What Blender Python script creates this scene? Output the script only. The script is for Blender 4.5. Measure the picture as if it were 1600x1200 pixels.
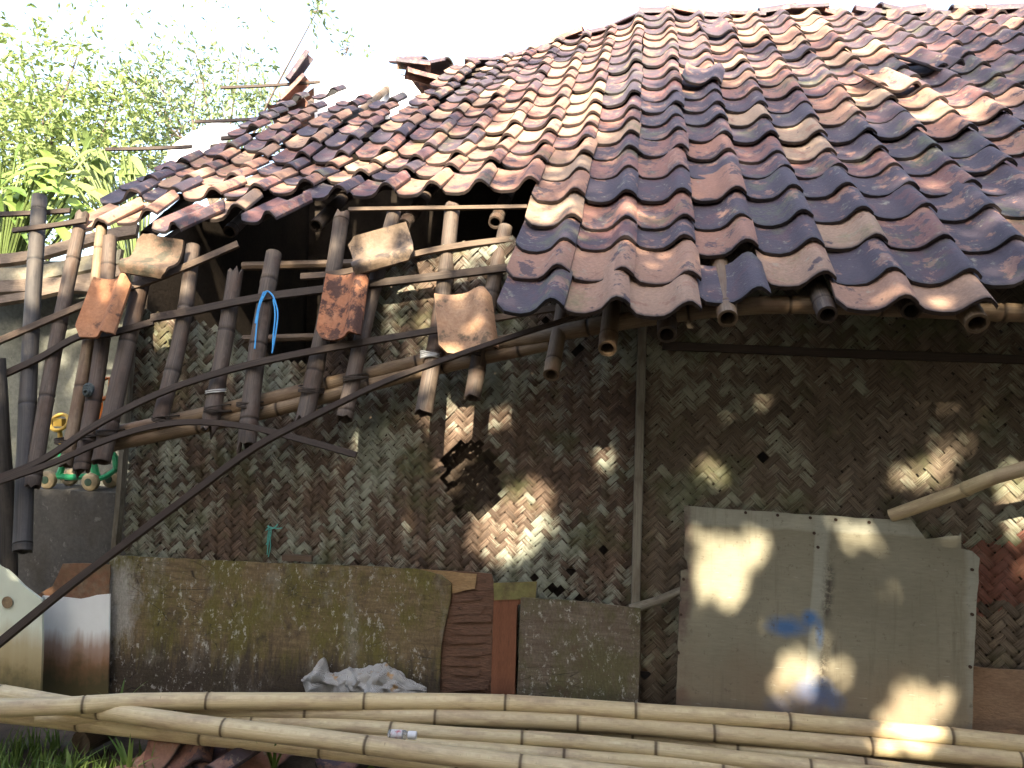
import bpy, bmesh, math, random
from mathutils import Vector, Matrix, noise as mnoise
R = math.radians
rng = random.Random(7)
scene = bpy.context.scene
for o in list(bpy.data.objects): bpy.data.objects.remove(o)
COL = scene.collection

# ------------------------------------------------------------------ camera
F_PX = 1200.0; YAW = R(9.5); ROLL = R(1.5)
CAM = Vector((0, 0, 1.5))
fwd = Vector((-math.sin(YAW), math.cos(YAW), 0)); rgt = Vector((math.cos(YAW), math.sin(YAW), 0)); up = Vector((0, 0, 1))
IX = rgt * math.cos(ROLL) + up * math.sin(ROLL)
JY = rgt * math.sin(ROLL) - up * math.cos(ROLL)
cd = bpy.data.cameras.new('camera'); cam = bpy.data.objects.new('camera', cd); COL.objects.link(cam)
cam.matrix_world = Matrix(((IX.x, -JY.x, -fwd.x, CAM.x), (IX.y, -JY.y, -fwd.y, CAM.y), (IX.z, -JY.z, -fwd.z, CAM.z), (0, 0, 0, 1)))
cd.sensor_width = 36; cd.lens = 36 * F_PX / 1600; cd.clip_end = 1500; cd.clip_start = 0.05
scene.camera = cam

# ------------------------------------------------------------------ light
SUN_EL = R(36); SUN_AZ = R(4)     # sun stands behind the camera, a little to the right
sun_to = Vector((math.sin(SUN_AZ) * math.cos(SUN_EL), -math.cos(SUN_AZ) * math.cos(SUN_EL), math.sin(SUN_EL)))
SD = -sun_to
w = bpy.data.worlds.new('World'); scene.world = w; w.use_nodes = True
nt = w.node_tree; bg = nt.nodes['Background']
sky = nt.nodes.new('ShaderNodeTexSky'); sky.sky_type = 'NISHITA'; sky.sun_disc = False
sky.sun_elevation = SUN_EL; sky.sun_rotation = math.atan2(sun_to.x, sun_to.y)
sky.air_density = 1.0; sky.dust_density = 4.0; sky.ozone_density = 1.0
hs = nt.nodes.new('ShaderNodeHueSaturation'); hs.inputs['Saturation'].default_value = .88   # humid, milky tropical sky
nt.links.new(sky.outputs[0], hs.inputs['Color']); nt.links.new(hs.outputs[0], bg.inputs[0]); bg.inputs[1].default_value = 0.15
sl = bpy.data.lights.new('sun', 'SUN'); so = bpy.data.objects.new('sun', sl); COL.objects.link(so)
sl.energy = 4.6; sl.angle = R(0.5); sl.color = (1.0, 0.86, 0.66)
so.rotation_euler = SD.to_track_quat('-Z', 'Y').to_euler(); so.location = (3, -8, 12)
scene.view_settings.view_transform = 'Standard'; scene.view_settings.look = 'None'
scene.view_settings.exposure = 2.42; scene.view_settings.gamma = 1.0
scene.render.engine = 'CYCLES'
scene.cycles.max_bounces = 4; scene.cycles.diffuse_bounces = 2; scene.cycles.transmission_bounces = 4; scene.cycles.transparent_max_bounces = 4

# ------------------------------------------------------------------ helpers
def ray(px, py): return fwd + IX * ((px - 800) / F_PX) + JY * ((py - 600) / F_PX)
def atY(px, py, Y): d = ray(px, py); return CAM + d * ((Y - CAM.y) / d.y)
def atZ(px, py, Z): d = ray(px, py); return CAM + d * ((Z - CAM.z) / d.z)
def atPl(px, py, n, c):
    d = ray(px, py); return CAM + d * ((c - n.dot(CAM)) / n.dot(d))
def topx(P):
    v = P - CAM; z = v.dot(fwd); return (800 + F_PX * v.dot(IX) / z, 600 + F_PX * v.dot(JY) / z, z)
HN = Vector((0, 1, -0.444)); HC = 2.403           # the folded-down rafters hang in this plane
def hang(px, py, off=0.0): return atPl(px, py, HN, HC + off)

def link(o, parent=None):
    COL.objects.link(o)
    if parent is not None: o.parent = parent
    return o
def mesh(name, V, F, mat, parent=None, attrs=None, smooth=True, ang=40, link_it=True):
    me = bpy.data.meshes.new(name); me.from_pydata([tuple(v) for v in V], [], F); me.update()
    if attrs:
        for k, (typ, data) in attrs.items():
            a = me.attributes.new(k, typ, 'POINT')
            if typ == 'FLOAT': a.data.foreach_set('value', data)
            else: a.data.foreach_set('vector', [c for v in data for c in v])
    if mat: me.materials.append(mat)
    if smooth:
        me.polygons.foreach_set('use_smooth', [True] * len(me.polygons)); me.set_sharp_from_angle(angle=R(ang))
    if not link_it: return me
    return link(bpy.data.objects.new(name, me), parent)
def empty(name, loc=(0, 0, 0), parent=None):
    o = bpy.data.objects.new(name, None); o.location = loc; o.empty_display_size = .1; return link(o, parent)
def tag(o, label, cat, group=None):
    o['label'] = label; o['category'] = cat
    if group: o['group'] = group
    return o

class Geo:
    def __init__(s): s.V = []; s.F = []; s.A = []
    def box(s, c, sx, sy, sz, M=None):
        b = len(s.V)
        for x in (-1, 1):
            for y in (-1, 1):
                for z in (-1, 1):
                    p = Vector((x * sx / 2, y * sy / 2, z * sz / 2))
                    if M: p = M @ p
                    s.V.append(Vector(c) + p)
        s.F += [[b + i for i in f] for f in ((0, 1, 3, 2), (4, 6, 7, 5), (0, 4, 5, 1), (2, 3, 7, 6), (0, 2, 6, 4), (1, 5, 7, 3))]
    def tube(s, pts, rad, seg=12, cap=True):
        n = len(pts); b = len(s.V); prev = None
        for k, p in enumerate(pts):
            t = (pts[min(k + 1, n - 1)] - pts[max(k - 1, 0)]).normalized()
            if prev is None:
                a = t.orthogonal().normalized()
            else:
                a = (prev - t * prev.dot(t)).normalized()
            prev = a; bb = t.cross(a); r = rad[k] if isinstance(rad, (list, tuple)) else rad
            for q in range(seg):
                th = 2 * math.pi * q / seg
                s.V.append(p + (a * math.cos(th) + bb * math.sin(th)) * r)
        for k in range(n - 1):
            for q in range(seg):
                q2 = (q + 1) % seg
                s.F.append([b + k * seg + q, b + k * seg + q2, b + (k + 1) * seg + q2, b + (k + 1) * seg + q])
        if cap:
            s.F.append([b + q for q in range(seg)][::-1]); s.F.append([b + (n - 1) * seg + q for q in range(seg)])
    def build(s, name, mat, parent=None, **k): return mesh(name, s.V, s.F, mat, parent, **k)

# ------------------------------------------------------------------ material helpers
class NB:
    def __init__(s, name, rough=.8):
        s.m = bpy.data.materials.new(name); s.m.use_nodes = True; s.t = s.m.node_tree; s.n = s.t.nodes
        s.p = s.n['Principled BSDF']; s.p.inputs['Roughness'].default_value = rough
        s.p.inputs['Specular IOR Level'].default_value = .3
    def L(s, a, b): s.t.links.new(a, b)
    def put(s, sock, v):
        if isinstance(v, bpy.types.NodeSocket): s.L(v, sock)
        elif isinstance(v, (tuple, list)) and len(v) == 3 and sock.type == 'RGBA': sock.default_value = (*v, 1)
        else: sock.default_value = v
    def pos(s): return s.n.new('ShaderNodeNewGeometry').outputs['Position']
    def attr(s, name, out='Fac'):
        a = s.n.new('ShaderNodeAttribute'); a.attribute_name = name; return a.outputs[out]
    def mapping(s, v, scale=(1, 1, 1), loc=(0, 0, 0), rot=(0, 0, 0)):
        m = s.n.new('ShaderNodeMapping'); s.put(m.inputs['Vector'], v); m.inputs['Scale'].default_value = scale
        m.inputs['Location'].default_value = loc; m.inputs['Rotation'].default_value = rot; return m.outputs[0]
    def noise(s, v, scale, detail=4, rough=.6, out=0, dist=0):
        n = s.n.new('ShaderNodeTexNoise'); s.put(n.inputs['Vector'], v); n.inputs['Scale'].default_value = scale
        n.inputs['Detail'].default_value = detail; n.inputs['Roughness'].default_value = rough; n.inputs['Distortion'].default_value = dist
        return n.outputs[out]
    def vor(s, v, scale, feat='F1'):
        n = s.n.new('ShaderNodeTexVoronoi'); s.put(n.inputs['Vector'], v); n.inputs['Scale'].default_value = scale; n.feature = feat
        return n.outputs['Distance']
    def ramp(s, f, *stops):
        r = s.n.new('ShaderNodeValToRGB'); s.put(r.inputs[0], f); e = r.color_ramp.elements
        while len(e) < len(stops): e.new(.5)
        for k, (p, c) in enumerate(stops):
            e[k].position = p; e[k].color = (c, c, c, 1) if not isinstance(c, (tuple, list)) else (*c, 1)
        return r.outputs[0]
    def mix(s, f, a, b, typ='MIX'):
        m = s.n.new('ShaderNodeMix'); m.data_type = 'RGBA'; m.blend_type = typ
        s.put(m.inputs[0], f); s.put(m.inputs[6], a); s.put(m.inputs[7], b); return m.outputs[2]
    def math(s, op, a, b=0.0, c=0.0):
        m = s.n.new('ShaderNodeMath'); m.operation = op; s.put(m.inputs[0], a); s.put(m.inputs[1], b); s.put(m.inputs[2], c); return m.outputs[0]
    def vmath(s, op, a, b=(0, 0, 0)):
        m = s.n.new('ShaderNodeVectorMath'); m.operation = op; s.put(m.inputs[0], a); s.put(m.inputs[1], b); return m.outputs[1] if op in ('DISTANCE', 'LENGTH') else m.outputs[0]
    def sep(s, v):
        n = s.n.new('ShaderNodeSeparateXYZ'); s.put(n.inputs[0], v); return n.outputs
    def bump(s, h, strength=.5, dist=.01):
        b = s.n.new('ShaderNodeBump'); b.inputs['Strength'].default_value = strength; b.inputs['Distance'].default_value = dist
        s.put(b.inputs['Height'], h); s.L(b.outputs[0], s.p.inputs['Normal'])
    def done(s, col, rough=None):
        s.put(s.p.inputs['Base Color'], col)
        if rough is not None: s.put(s.p.inputs['Roughness'], rough)
        return s.m

def m_tile():
    b = NB('terracotta', .6)
    ty = b.attr('kind'); sd = b.attr('seed')
    P = b.pos(); off = b.n.new('ShaderNodeCombineXYZ'); b.L(b.math('MULTIPLY', sd, 37.0), off.inputs[0]); b.L(b.math('MULTIPLY', sd, 11.0), off.inputs[1])
    V = b.vmath('ADD', P, off.outputs[0])
    base = b.ramp(ty, (0, (.046, .032, .042)), (.3, (.082, .044, .050)), (.45, (.135, .062, .056)), (.6, (.25, .122, .085)), (.78, (.30, .175, .118)), (1, (.30, .22, .15)))
    n1 = b.noise(V, 9, 5, .65)
    # dark weathered skin flaking off to raw clay
    skin = b.ramp(b.math('ADD', n1, b.math('MULTIPLY', b.math('SUBTRACT', .5, ty), .30)), (.50, 0), (.54, 1))
    clay = b.ramp(b.noise(V, 22, 4), (.3, (.19, .085, .06)), (.7, (.33, .19, .125)))
    c = b.mix(b.math('MULTIPLY', skin, .85), base, (.056, .042, .052))
    inv = b.ramp(b.noise(b.vmath('ADD', V, (5, 3, 1)), 7, 5, .7), (.56, 0), (.60, 1))
    c = b.mix(b.math('MULTIPLY', inv, .75), c, clay)
    lich = b.ramp(b.noise(b.vmath('ADD', V, (1, 9, 4)), 16, 6, .75), (.58, 0), (.68, 1))
    c = b.mix(b.math('MULTIPLY', lich, .6), c, (.29, .275, .20))
    moss = b.ramp(b.noise(b.vmath('ADD', P, (3, 1, 8)), 3.2, 6, .75), (.56, 0), (.70, 1))
    c = b.mix(b.math('MULTIPLY', moss, .55), c, (.12, .14, .05))
    c = b.mix(.45, c, b.ramp(b.noise(V, 70, 4, .7), (.2, .25), (.75, .75)), 'OVERLAY')
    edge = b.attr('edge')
    c = b.mix(b.math('MULTIPLY', edge, .9), c, (.018, .015, .016))  # blackened lip and underside paint in the shadow line between tile rows
    b.bump(b.math('ADD', b.noise(V, 60, 5, .7), b.math('MULTIPLY', b.noise(V, 200, 2), .4)), .45, .006)
    b.p.inputs['Specular IOR Level'].default_value = .5
    return b.done(c, b.ramp(ty, (0, .64), (.5, .7), (.7, .85), (1, .92)))
def m_bamboo(name, c0, c1, ring, streak=.5, blotch=None, rough=.5):
    b = NB(name, rough); v = b.attr('bc', 'Vector')
    sd = b.attr('seed'); off = b.n.new('ShaderNodeCombineXYZ'); b.L(b.math('MULTIPLY', sd, 13.0), off.inputs[0])
    v = b.vmath('ADD', v, off.outputs[0])
    st = b.noise(b.mapping(v, (2.2, 30, 1)), 1.6, 5, .65)
    c = b.mix(b.ramp(st, (.32, 0), (.68, 1)), c0, c1)
    big = b.noise(b.mapping(v, (5, 1.6, 1)), 1.0, 4, .6)
    if blotch: c = b.mix(b.math('MULTIPLY', b.ramp(big, (.48, 0), (.62, 1)), .75), c, blotch)
    fine = b.noise(b.mapping(v, (30, 160, 1)), 1, 3)
    c = b.mix(streak, c, b.ramp(fine, (.25, .3), (.75, .72)), 'OVERLAY')
    spk = b.ramp(b.noise(b.mapping(v, (60, 60, 1)), 1, 3, .7), (.66, 0), (.74, 1))
    c = b.mix(b.math('MULTIPLY', spk, .5), c, ring)
    mud = b.ramp(b.noise(b.mapping(v, (3.5, 3, 1)), 2.2, 6, .75), (.58, 0), (.70, .55)); c = b.mix(mud, c, tuple(x * .45 for x in c0))
    if blotch: c = b.mix(b.math('MULTIPLY', b.math('FRACT', b.math('MULTIPLY', sd, 7.3)), .28), c, blotch)
    c = b.mix(b.attr('ring'), c, ring)
    b.bump(st, .35, .004)
    return b.done(c)
def m_weave(name, brown, tan, lichen, lich_amt, red=None, fa=.62):
    b = NB(name, .75); v = b.attr('bc', 'Vector'); fl = b.attr('seed'); P = b.pos()
    st = b.noise(b.mapping(v, (9, 260, 1)), 1, 4, .7)
    c = b.mix(b.ramp(st, (.36, 0), (.62, 1)), brown, tan)
    c = b.mix(fa, c, b.ramp(fl, (0, .16), (.5, .46), (1, .80)), 'OVERLAY')
    big = b.noise(P, 2.6, 5, .65)
    lm = b.math('ADD', big, b.math('MULTIPLY', b.math('SUBTRACT', st, .5), .45))
    lm = b.math('ADD', lm, b.math('MULTIPLY', b.math('SUBTRACT', fl, .5), .22))
    c = b.mix(b.ramp(lm, (lich_amt, 0), (lich_amt + .13, .85)), c, lichen)
    grn = b.ramp(b.noise(b.vmath('ADD', P, (7, 2, 3)), 4.5, 4, .6), (.52, 0), (.68, .7))
    c = b.mix(grn, c, (.085, .095, .040))
    if red:
        x0, z0, x1, z1 = red; s = b.sep(P)
        wob = b.math('ADD', b.math('MULTIPLY', b.math('SUBTRACT', b.noise(P, 5, 5, .7), .5), .22), b.math('MULTIPLY', b.math('SUBTRACT', fl, .5), .06))
        k = b.math('MULTIPLY', b.math('MULTIPLY', b.math('GREATER_THAN', b.math('ADD', s[0], wob), x0), b.math('LESS_THAN', b.math('ADD', s[2], wob), z1)), b.math('MULTIPLY', b.math('GREATER_THAN', b.math('ADD', s[2], wob), z0), b.math('LESS_THAN', b.math('ADD', s[0], wob), x0 + .5)))
        c = b.mix(b.math('MULTIPLY', k, b.ramp(st, (.3, .45), (.6, .85))), c, (.19, .065, .046))
    dk = b.ramp(b.noise(b.mapping(v, (7, 150, 1)), 1, 5, .8), (.36, 1), (.45, 0))
    lt = b.ramp(b.noise(b.mapping(b.vmath('ADD', v, (3, 7, 0)), (8, 300, 1)), 1, 4, .8), (.60, 0), (.68, 1)); c = b.mix(b.math('MULTIPLY', lt, .4), c, (.40, .38, .30))
    c = b.mix(b.math('MULTIPLY', dk, .8), c, (.035, .028, .022))
    b.bump(st, .7, .004)
    return b.done(c)
def m_noisy(name, *cols, scale=6, fine=40, bump=.4, rough=.85, stretch=(1, 1, 1), spots=None):
    b = NB(name, rough); P = b.mapping(b.pos(), stretch)
    n = b.noise(P, scale, 6, .65)
    k = len(cols); c = b.ramp(n, *[(.3 + .4 * i / max(1, k - 1), cols[i]) for i in range(k)])
    f = b.noise(P, fine, 5, .7)
    c = b.mix(.6, c, b.ramp(f, (.25, .25), (.75, .75)), 'OVERLAY')
    if spots:
        s = b.ramp(b.noise(b.vmath('ADD', P, (4, 4, 4)), spots[1], 5, .75), (.60, 0), (.66, 1)); c = b.mix(b.math('MULTIPLY', s, .8), c, spots[0])
    b.bump(b.math('ADD', f, n), bump, .006)
    return b.done(c)
def m_plain(name, col, rough=.5, var=.25, scale=25):
    b = NB(name, rough); f = b.noise(b.pos(), scale, 4, .6)
    return b.done(b.mix(var, b.mix(0, col, col), b.ramp(f, (.3, .2), (.7, .8)), 'OVERLAY'))
def m_leaf(name, c0, c1, trans=.35):
    b = NB(name, .5); c = b.mix(b.attr('seed'), c0, c1)
    b.put(b.p.inputs['Base Color'], c)
    tr = b.n.new('ShaderNodeBsdfTranslucent'); b.L(b.mix(.0, c, c), tr.inputs[0])
    mx = b.n.new('ShaderNodeMixShader'); mx.inputs[0].default_value = trans
    b.L(b.p.outputs[0], mx.inputs[1]); b.L(tr.outputs[0], mx.inputs[2]); b.L(mx.outputs[0], b.n['Material Output'].inputs[0])
    return b.m

M_TILE = m_tile()
M_BAM = m_bamboo('fresh_bamboo', (.52, .42, .23), (.68, .57, .35), (.05, .028, .014), .55, (.40, .30, .19))
M_OLD = m_bamboo('old_grey_bamboo', (.045, .036, .030), (.135, .105, .080), (.02, .015, .012), .8, (.075, .045, .03), .65)
M_PALE = m_bamboo('old_pale_bamboo', (.13, .092, .058), (.27, .20, .125), (.04, .026, .015), .7, (.12, .07, .04), .6)
M_CHAR_SHADE = m_bamboo('charred_or_shaded_bamboo', (.018, .017, .017), (.065, .06, .055), (.02, .02, .02), .6, (.07, .06, .05), .6)  # char on the leftmost rafter, painted shade on the far left post
M_LATH = m_bamboo('dark_lath', (.022, .016, .013), (.07, .052, .038), (.02, .014, .01), .7, (.045, .03, .022), .7)
M_LATHP = m_bamboo('pale_lath', (.08, .054, .036), (.16, .115, .078), (.03, .02, .015), .7, (.06, .042, .03), .7)
M_IN = m_bamboo('bamboo_inside', (.10, .07, .045), (.17, .12, .08), (.05, .03, .02), .5)

# ------------------------------------------------------------------ ground (structure)
def gz(x, y): return .03 * mnoise.noise(Vector((x * .9, y * .9, 0))) + .012 * mnoise.noise(Vector((x * 5, y * 5, 3)))
GV = []; GF = []
xs = [-400, -120, -40, -15, -8] + [-5 + .12 * i for i in range(76)] + [8, 15, 40, 120, 400]
ys = [-400, -120, -40, -15, -6, -2] + [0 + .12 * i for i in range(36)] + [6, 9, 15, 40, 120, 400]
for y in ys:
    for x in xs: GV.append((x, y, (gz(x, y) if -5 < x < 4.2 and -1 < y < 4.4 else 0) - .02))
for j in range(len(ys) - 1):
    for i in range(len(xs) - 1):
        a = j * len(xs) + i; GF.append([a, a + 1, a + 1 + len(xs), a + len(xs)])
g = mesh('ground', GV, GF, m_noisy('soil', (.035, .026, .018), (.075, .055, .038), (.11, .085, .06), scale=5, fine=60, bump=.9, spots=((.05, .07, .03), 3)))
g['kind'] = 'structure'

# ------------------------------------------------------------------ bamboo / lath builders
def bam_mesh(name, pts, r0, r1=None, nodes=None, seg=14, hollow=(True, True), seed=None, wob=0.0, mat=None, jag=0.0, link_it=True, parent=None, ringdark=1.0, bulge=.10):
    r1 = r0 if r1 is None else r1; seed = rng.random() if seed is None else seed
    L = [0]
    for a, b in zip(pts, pts[1:]): L.append(L[-1] + (b - a).length)
    tot = L[-1]
    nodes = nodes if nodes is not None else []
    ss = set([0, tot])
    n = max(2, int(tot / .15))
    for k in range(n + 1): ss.add(tot * k / n)
    for d in nodes:
        for e in (-.022, -.008, -.0025, .0025, .008, .022):
            if 0 < d + e < tot: ss.add(d + e)
    ss = sorted(ss)
    def at(s):
        for k in range(len(L) - 1):
            if s <= L[k + 1] + 1e-9:
                t = (s - L[k]) / max(1e-9, L[k + 1] - L[k])
                p0 = pts[max(k - 1, 0)]; p1 = pts[k]; p2 = pts[k + 1]; p3 = pts[min(k + 2, len(pts) - 1)]
                return .5 * ((2 * p1) + (p2 - p0) * t + (2 * p0 - 5 * p1 + 4 * p2 - p3) * t * t + (3 * p1 - p0 - 3 * p2 + p3) * t ** 3)
        return pts[-1]
    V = []; F = []; BC = []; RG = []; rings = []
    prev = None; C = [at(s) for s in ss]
    def addring(c, t, r, s, rg, jg=0):
        nonlocal prev
        a = t.orthogonal().normalized() if prev is None else (prev - t * prev.dot(t)).normalized()
        prev = a; bb = t.cross(a); b0 = len(V)
        for q in range(seg):
            th = 2 * math.pi * q / seg
            V.append(c + (a * math.cos(th) + bb * math.sin(th)) * r + t * (jg * (mnoise.noise(Vector((q * .9, seed * 50, 1))))))
            BC.append((s, math.sin(th) * .5 + seed * 3, math.cos(th) * .5)); RG.append(rg)
        rings.append(b0); return b0
    def conn(b0, b1):
        for q in range(seg):
            q2 = (q + 1) % seg; F.append([b0 + q, b0 + q2, b1 + q2, b1 + q])
    last = None; N = len(ss); firstb = None; ax = []
    for k, s in enumerate(ss):
        t = (C[min(k + 1, N - 1)] - C[max(k - 1, 0)]).normalized(); ax.append((C[k], t))
        r = r0 + (r1 - r0) * s / tot; r *= 1 + .03 * mnoise.noise(Vector((s * 3, seed * 99, 0)))
        rg = 0
        for d in nodes:
            e = abs(s - d)
            if e < .004: r *= .98; rg = ringdark
            elif e < .012: r *= 1 + bulge; rg = max(rg, (.30 if s > d else .08) * ringdark)
            elif e < .025: r *= 1.015
        jg = jag if k in (0, N - 1) else 0
        b0 = addring(C[k], t, r, s, rg, jg)
        if last is not None: conn(last, b0)
        else: firstb = b0; rf = r
        last = b0; rl = r
    # hollow ends
    for end, (b0, r, (c, t), h) in enumerate(((firstb, rf, ax[0], hollow[0]), (last, rl, ax[-1], hollow[1]))):
        sgn = 1 if end == 0 else -1; prevsave = prev
        if h:
            ids = []
            for (rr, dep, rg) in ((r * .72, 0, .55), (r * .70, .10, .9)):
                bb0 = len(V)
                for q in range(seg):
                    o = V[b0 + q] - c; o = o - t * o.dot(t)
                    V.append(c + t * (V[b0 + q] - c).dot(t) + o.normalized() * rr + t * sgn * dep); BC.append((dep, q, seed)); RG.append(rg)
                ids.append(bb0)
            conn(b0, ids[0]) if end else conn(ids[0], b0)
            conn(ids[0], ids[1]) if end else conn(ids[1], ids[0])
            F.append([ids[1] + q for q in range(seg)] if end else [ids[1] + q for q in range(seg)][::-1])
        else:
            F.append([b0 + q for q in range(seg)][::-1] if end == 0 else [b0 + q for q in range(seg)])
    return mesh(name, V, F, mat, parent, {'bc': ('FLOAT_VECTOR', BC), 'ring': ('FLOAT', RG), 'seed': ('FLOAT', [seed] * len(V))}, ang=50, link_it=link_it)
def even_nodes(tot, sp, start=None):
    out = []; s = start if start is not None else rng.uniform(.05, sp)
    while s < tot - .03: out.append(s); s += sp * rng.uniform(.88, 1.12)
    return out
def plen(p): return sum((b - a).length for a, b in zip(p, p[1:]))
def smooth_path(p, n=5):
    out = []
    for k in range(len(p) - 1):
        p0 = p[max(k - 1, 0)]; p1 = p[k]; p2 = p[k + 1]; p3 = p[min(k + 2, len(p) - 1)]
        for j in range(n):
            t = j / n; out.append(.5 * ((2 * p1) + (p2 - p0) * t + (2 * p0 - 5 * p1 + 4 * p2 - p3) * t * t + (3 * p1 - p0 - 3 * p2 + p3) * t ** 3))
    return out + [p[-1]]
def lath(name, pts, wid, thk, mat, parent=None, nrm=Vector((0, -1, .3)), n=5, wob=.08):
    P = smooth_path([Vector(p) for p in pts], n); V = []; F = []; BC = []; s = 0; seed = rng.random(); N = len(P)
    for k, p in enumerate(P):
        if k: s += (p - P[k - 1]).length
        t = (P[min(k + 1, N - 1)] - P[max(k - 1, 0)]).normalized()
        b = nrm.cross(t).normalized(); c = t.cross(b).normalized()
        ww = (wid if not isinstance(wid, tuple) else wid[0] + (wid[1] - wid[0]) * k / (N - 1)) * (1 + wob * mnoise.noise(Vector((s * 4, seed * 70, 0))))
        for (u, v) in ((-.5, -.5), (-.42, .5), (.42, .5), (.5, -.5)):
            V.append(p + b * u * ww + c * v * thk); BC.append((s, u * .4 + seed * 5, v * .3))
    for k in range(N - 1):
        for q in range(4):
            q2 = (q + 1) % 4; F.append([k * 4 + q, k * 4 + q2, k * 4 + 4 + q2, k * 4 + 4 + q])
    F.append([3, 2, 1, 0]); F.append([(N - 1) * 4 + q for q in range(4)])
    return mesh(name, V, F, mat, parent, {'bc': ('FLOAT_VECTOR', BC), 'ring': ('FLOAT', [0.0] * len(V)), 'seed': ('FLOAT', [seed] * len(V))}, ang=30)

# ------------------------------------------------------------------ the hut
WALLY = 3.30
hut = empty('bamboo_hut', (0, WALLY, 0))
tag(hut, 'old hut with woven bamboo walls under a sagging, partly stripped terracotta tile roof', 'hut')
def hp(o):                                  # parent to the hut, keep world place
    o.parent = hut; o.matrix_parent_inverse = Matrix.Translation((0, -WALLY, 0)); return o

# roof surface -------------------------------------------------------
TH = [(-3.9, 25.6), (-3.5, 26.2), (-2.04, 30.7), (-1.48, 31.7), (-.56, 34.0), (.05, 36.5), (.6, 35.5), (3.8, 34.4)]
def theta(x):
    if x <= TH[0][0]: return R(TH[0][1])
    for (a, ta), (b, tb) in zip(TH, TH[1:]):
        if x <= b:
            t = (x - a) / (b - a); t = t * t * (3 - 2 * t); return R(ta + (tb - ta) * t)
    return R(TH[-1][1])
def roofP(x, s):
    if s < .8: Y = 2.75 + s * .8; z = 1.80 + s * .6
    else: th = theta(x); Y = 3.39 + (s - .8) * math.cos(th); z = 2.28 + (s - .8) * math.sin(th)
    z += .028 * mnoise.noise(Vector((x * 1.1, s * 1.0, 2.0))) + .012 * mnoise.noise(Vector((x * 3.1, s * 2.6, 7.0)))
    if x < -.45 and s > .8: z -= .05 * math.exp(-((s - 1.7) / .5) ** 2) * min(1, (-.45 - x) / .6)
    k = max(0, min(1, (-1.5 - x) / 1.2))
    if s < 1.4: z -= .10 * k * (1.4 - s)
    return Vector((x - k * max(0, s - .8) * .19, Y, z))
def frame(x, s):
    p = roofP(x, s); es = (roofP(x, s + .12) - roofP(x, s - .12)).normalized(); ex = (roofP(x + .12, s) - roofP(x - .12, s)).normalized()
    ex = (ex - es * ex.dot(es)).normalized(); return p, ex, es, ex.cross(es)

TW = .23; TL = .315; EXP = .250; SR = 4.85
PROF = [(0, .012), (.06, .004), (.14, -.004), (.26, -.012), (.40, -.016), (.54, -.013), (.64, -.001), (.72, .019), (.79, .035), (.86, .042), (.93, .039), (1.0, .027), (1.07, .009)]
def tile_mesh(kind, seed, broken=None, name='roof_tile', bend=0.0):
    V = []; F = []; ED = []; rows = (0, .03, .15, .27, 1.0); rr = random.Random(int(seed * 1e6)); np_ = len(PROF)
    jit = [rr.uniform(-.004, .004) for _ in PROF]
    for side in (0, 1):
        for r in (0, .06, .5, .94, 1):
            for k, (t, z) in enumerate(PROF):
                y0 = .042 * max(0, 1 - t / .13) + jit[k]; y1 = TL - .042 * max(0, (t - .92) / .15)
                if broken: y1 = broken + .05 * mnoise.noise(Vector((t * 4, seed * 40, 0)))
                y = y0 + (y1 - y0) * r
                zz = z * (1 - .12 * r) + t * .014 + (1 - y / TL) * .024 + bend * t * t
                if r == 0: zz -= .002
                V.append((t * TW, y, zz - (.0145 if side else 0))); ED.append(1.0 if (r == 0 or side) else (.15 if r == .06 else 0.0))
    n = np_ * 5
    for side in (0, 1):
        for r in range(4):
            for k in range(np_ - 1):
                a = side * n + r * np_ + k; q = [a, a + 1, a + 1 + np_, a + np_]; F.append(q if side == 0 else q[::-1])
    ring = [k for k in range(np_)] + [r * np_ + np_ - 1 for r in range(1, 5)] + [4 * np_ + k for k in range(np_ - 2, -1, -1)] + [r * np_ for r in range(3, 0, -1)]
    for a, b_ in zip(ring, ring[1:] + ring[:1]): F.append([b_, a, a + n, b_ + n])
    return mesh(name, V, F, M_TILE, attrs={'kind': ('FLOAT', [kind] * len(V)), 'seed': ('FLOAT', [seed] * len(V)), 'edge': ('FLOAT', ED)}, ang=42, link_it=False)
VAR = []
for k in range(40):
    kd = [.03, .12, .2, .28, .36, .1, .45, .55, .62, .7, .78, .86, .95, .82, .05, .24, .5, .9, .16, .66][k % 20]
    VAR.append(tile_mesh(kd, rng.random()))
def varpick(kind): # nearest variants to a colour type
    c = sorted(range(40), key=lambda i: abs(VAR[i].attributes['kind'].data[0].value - kind)); return VAR[c[rng.randrange(3)]]

# back slope, the far half of the roof, is the roof mesh; all else of the roof hangs under it
BV = []; BF = []
ncol = 140; 
for j in range(9):
    for i in range(ncol + 1):
        x = -2.9 + 6.9 * i / ncol; top = roofP(x, SR + .03); d = j / 8 * 4.4
        BV.append((top.x, top.y + d * .8, top.z - .02 - d * .6 + .03 * math.sin(2 * math.pi * x / TW)))
for j in range(8):
    for i in range(ncol): a = j * (ncol + 1) + i; BF.append([a, a + 1, a + ncol + 2, a + ncol + 1])
n0 = len(BV)
BV += [(v[0], v[1], v[2] - .02) for v in BV]; BF += [[i + n0 for i in f][::-1] for f in BF]
roof = hp(mesh('roof', BV, BF, M_TILE, attrs={'kind': ('FLOAT', [.5] * len(BV)), 'seed': ('FLOAT', [.3] * len(BV)), 'edge': ('FLOAT', [0.0] * len(BV))}))
def rp(o): o.parent = roof; o.matrix_parent_inverse = Matrix.Identity(4); return o
roof.parent = hut; roof.matrix_parent_inverse = hut.matrix_basis.inverted()

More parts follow.
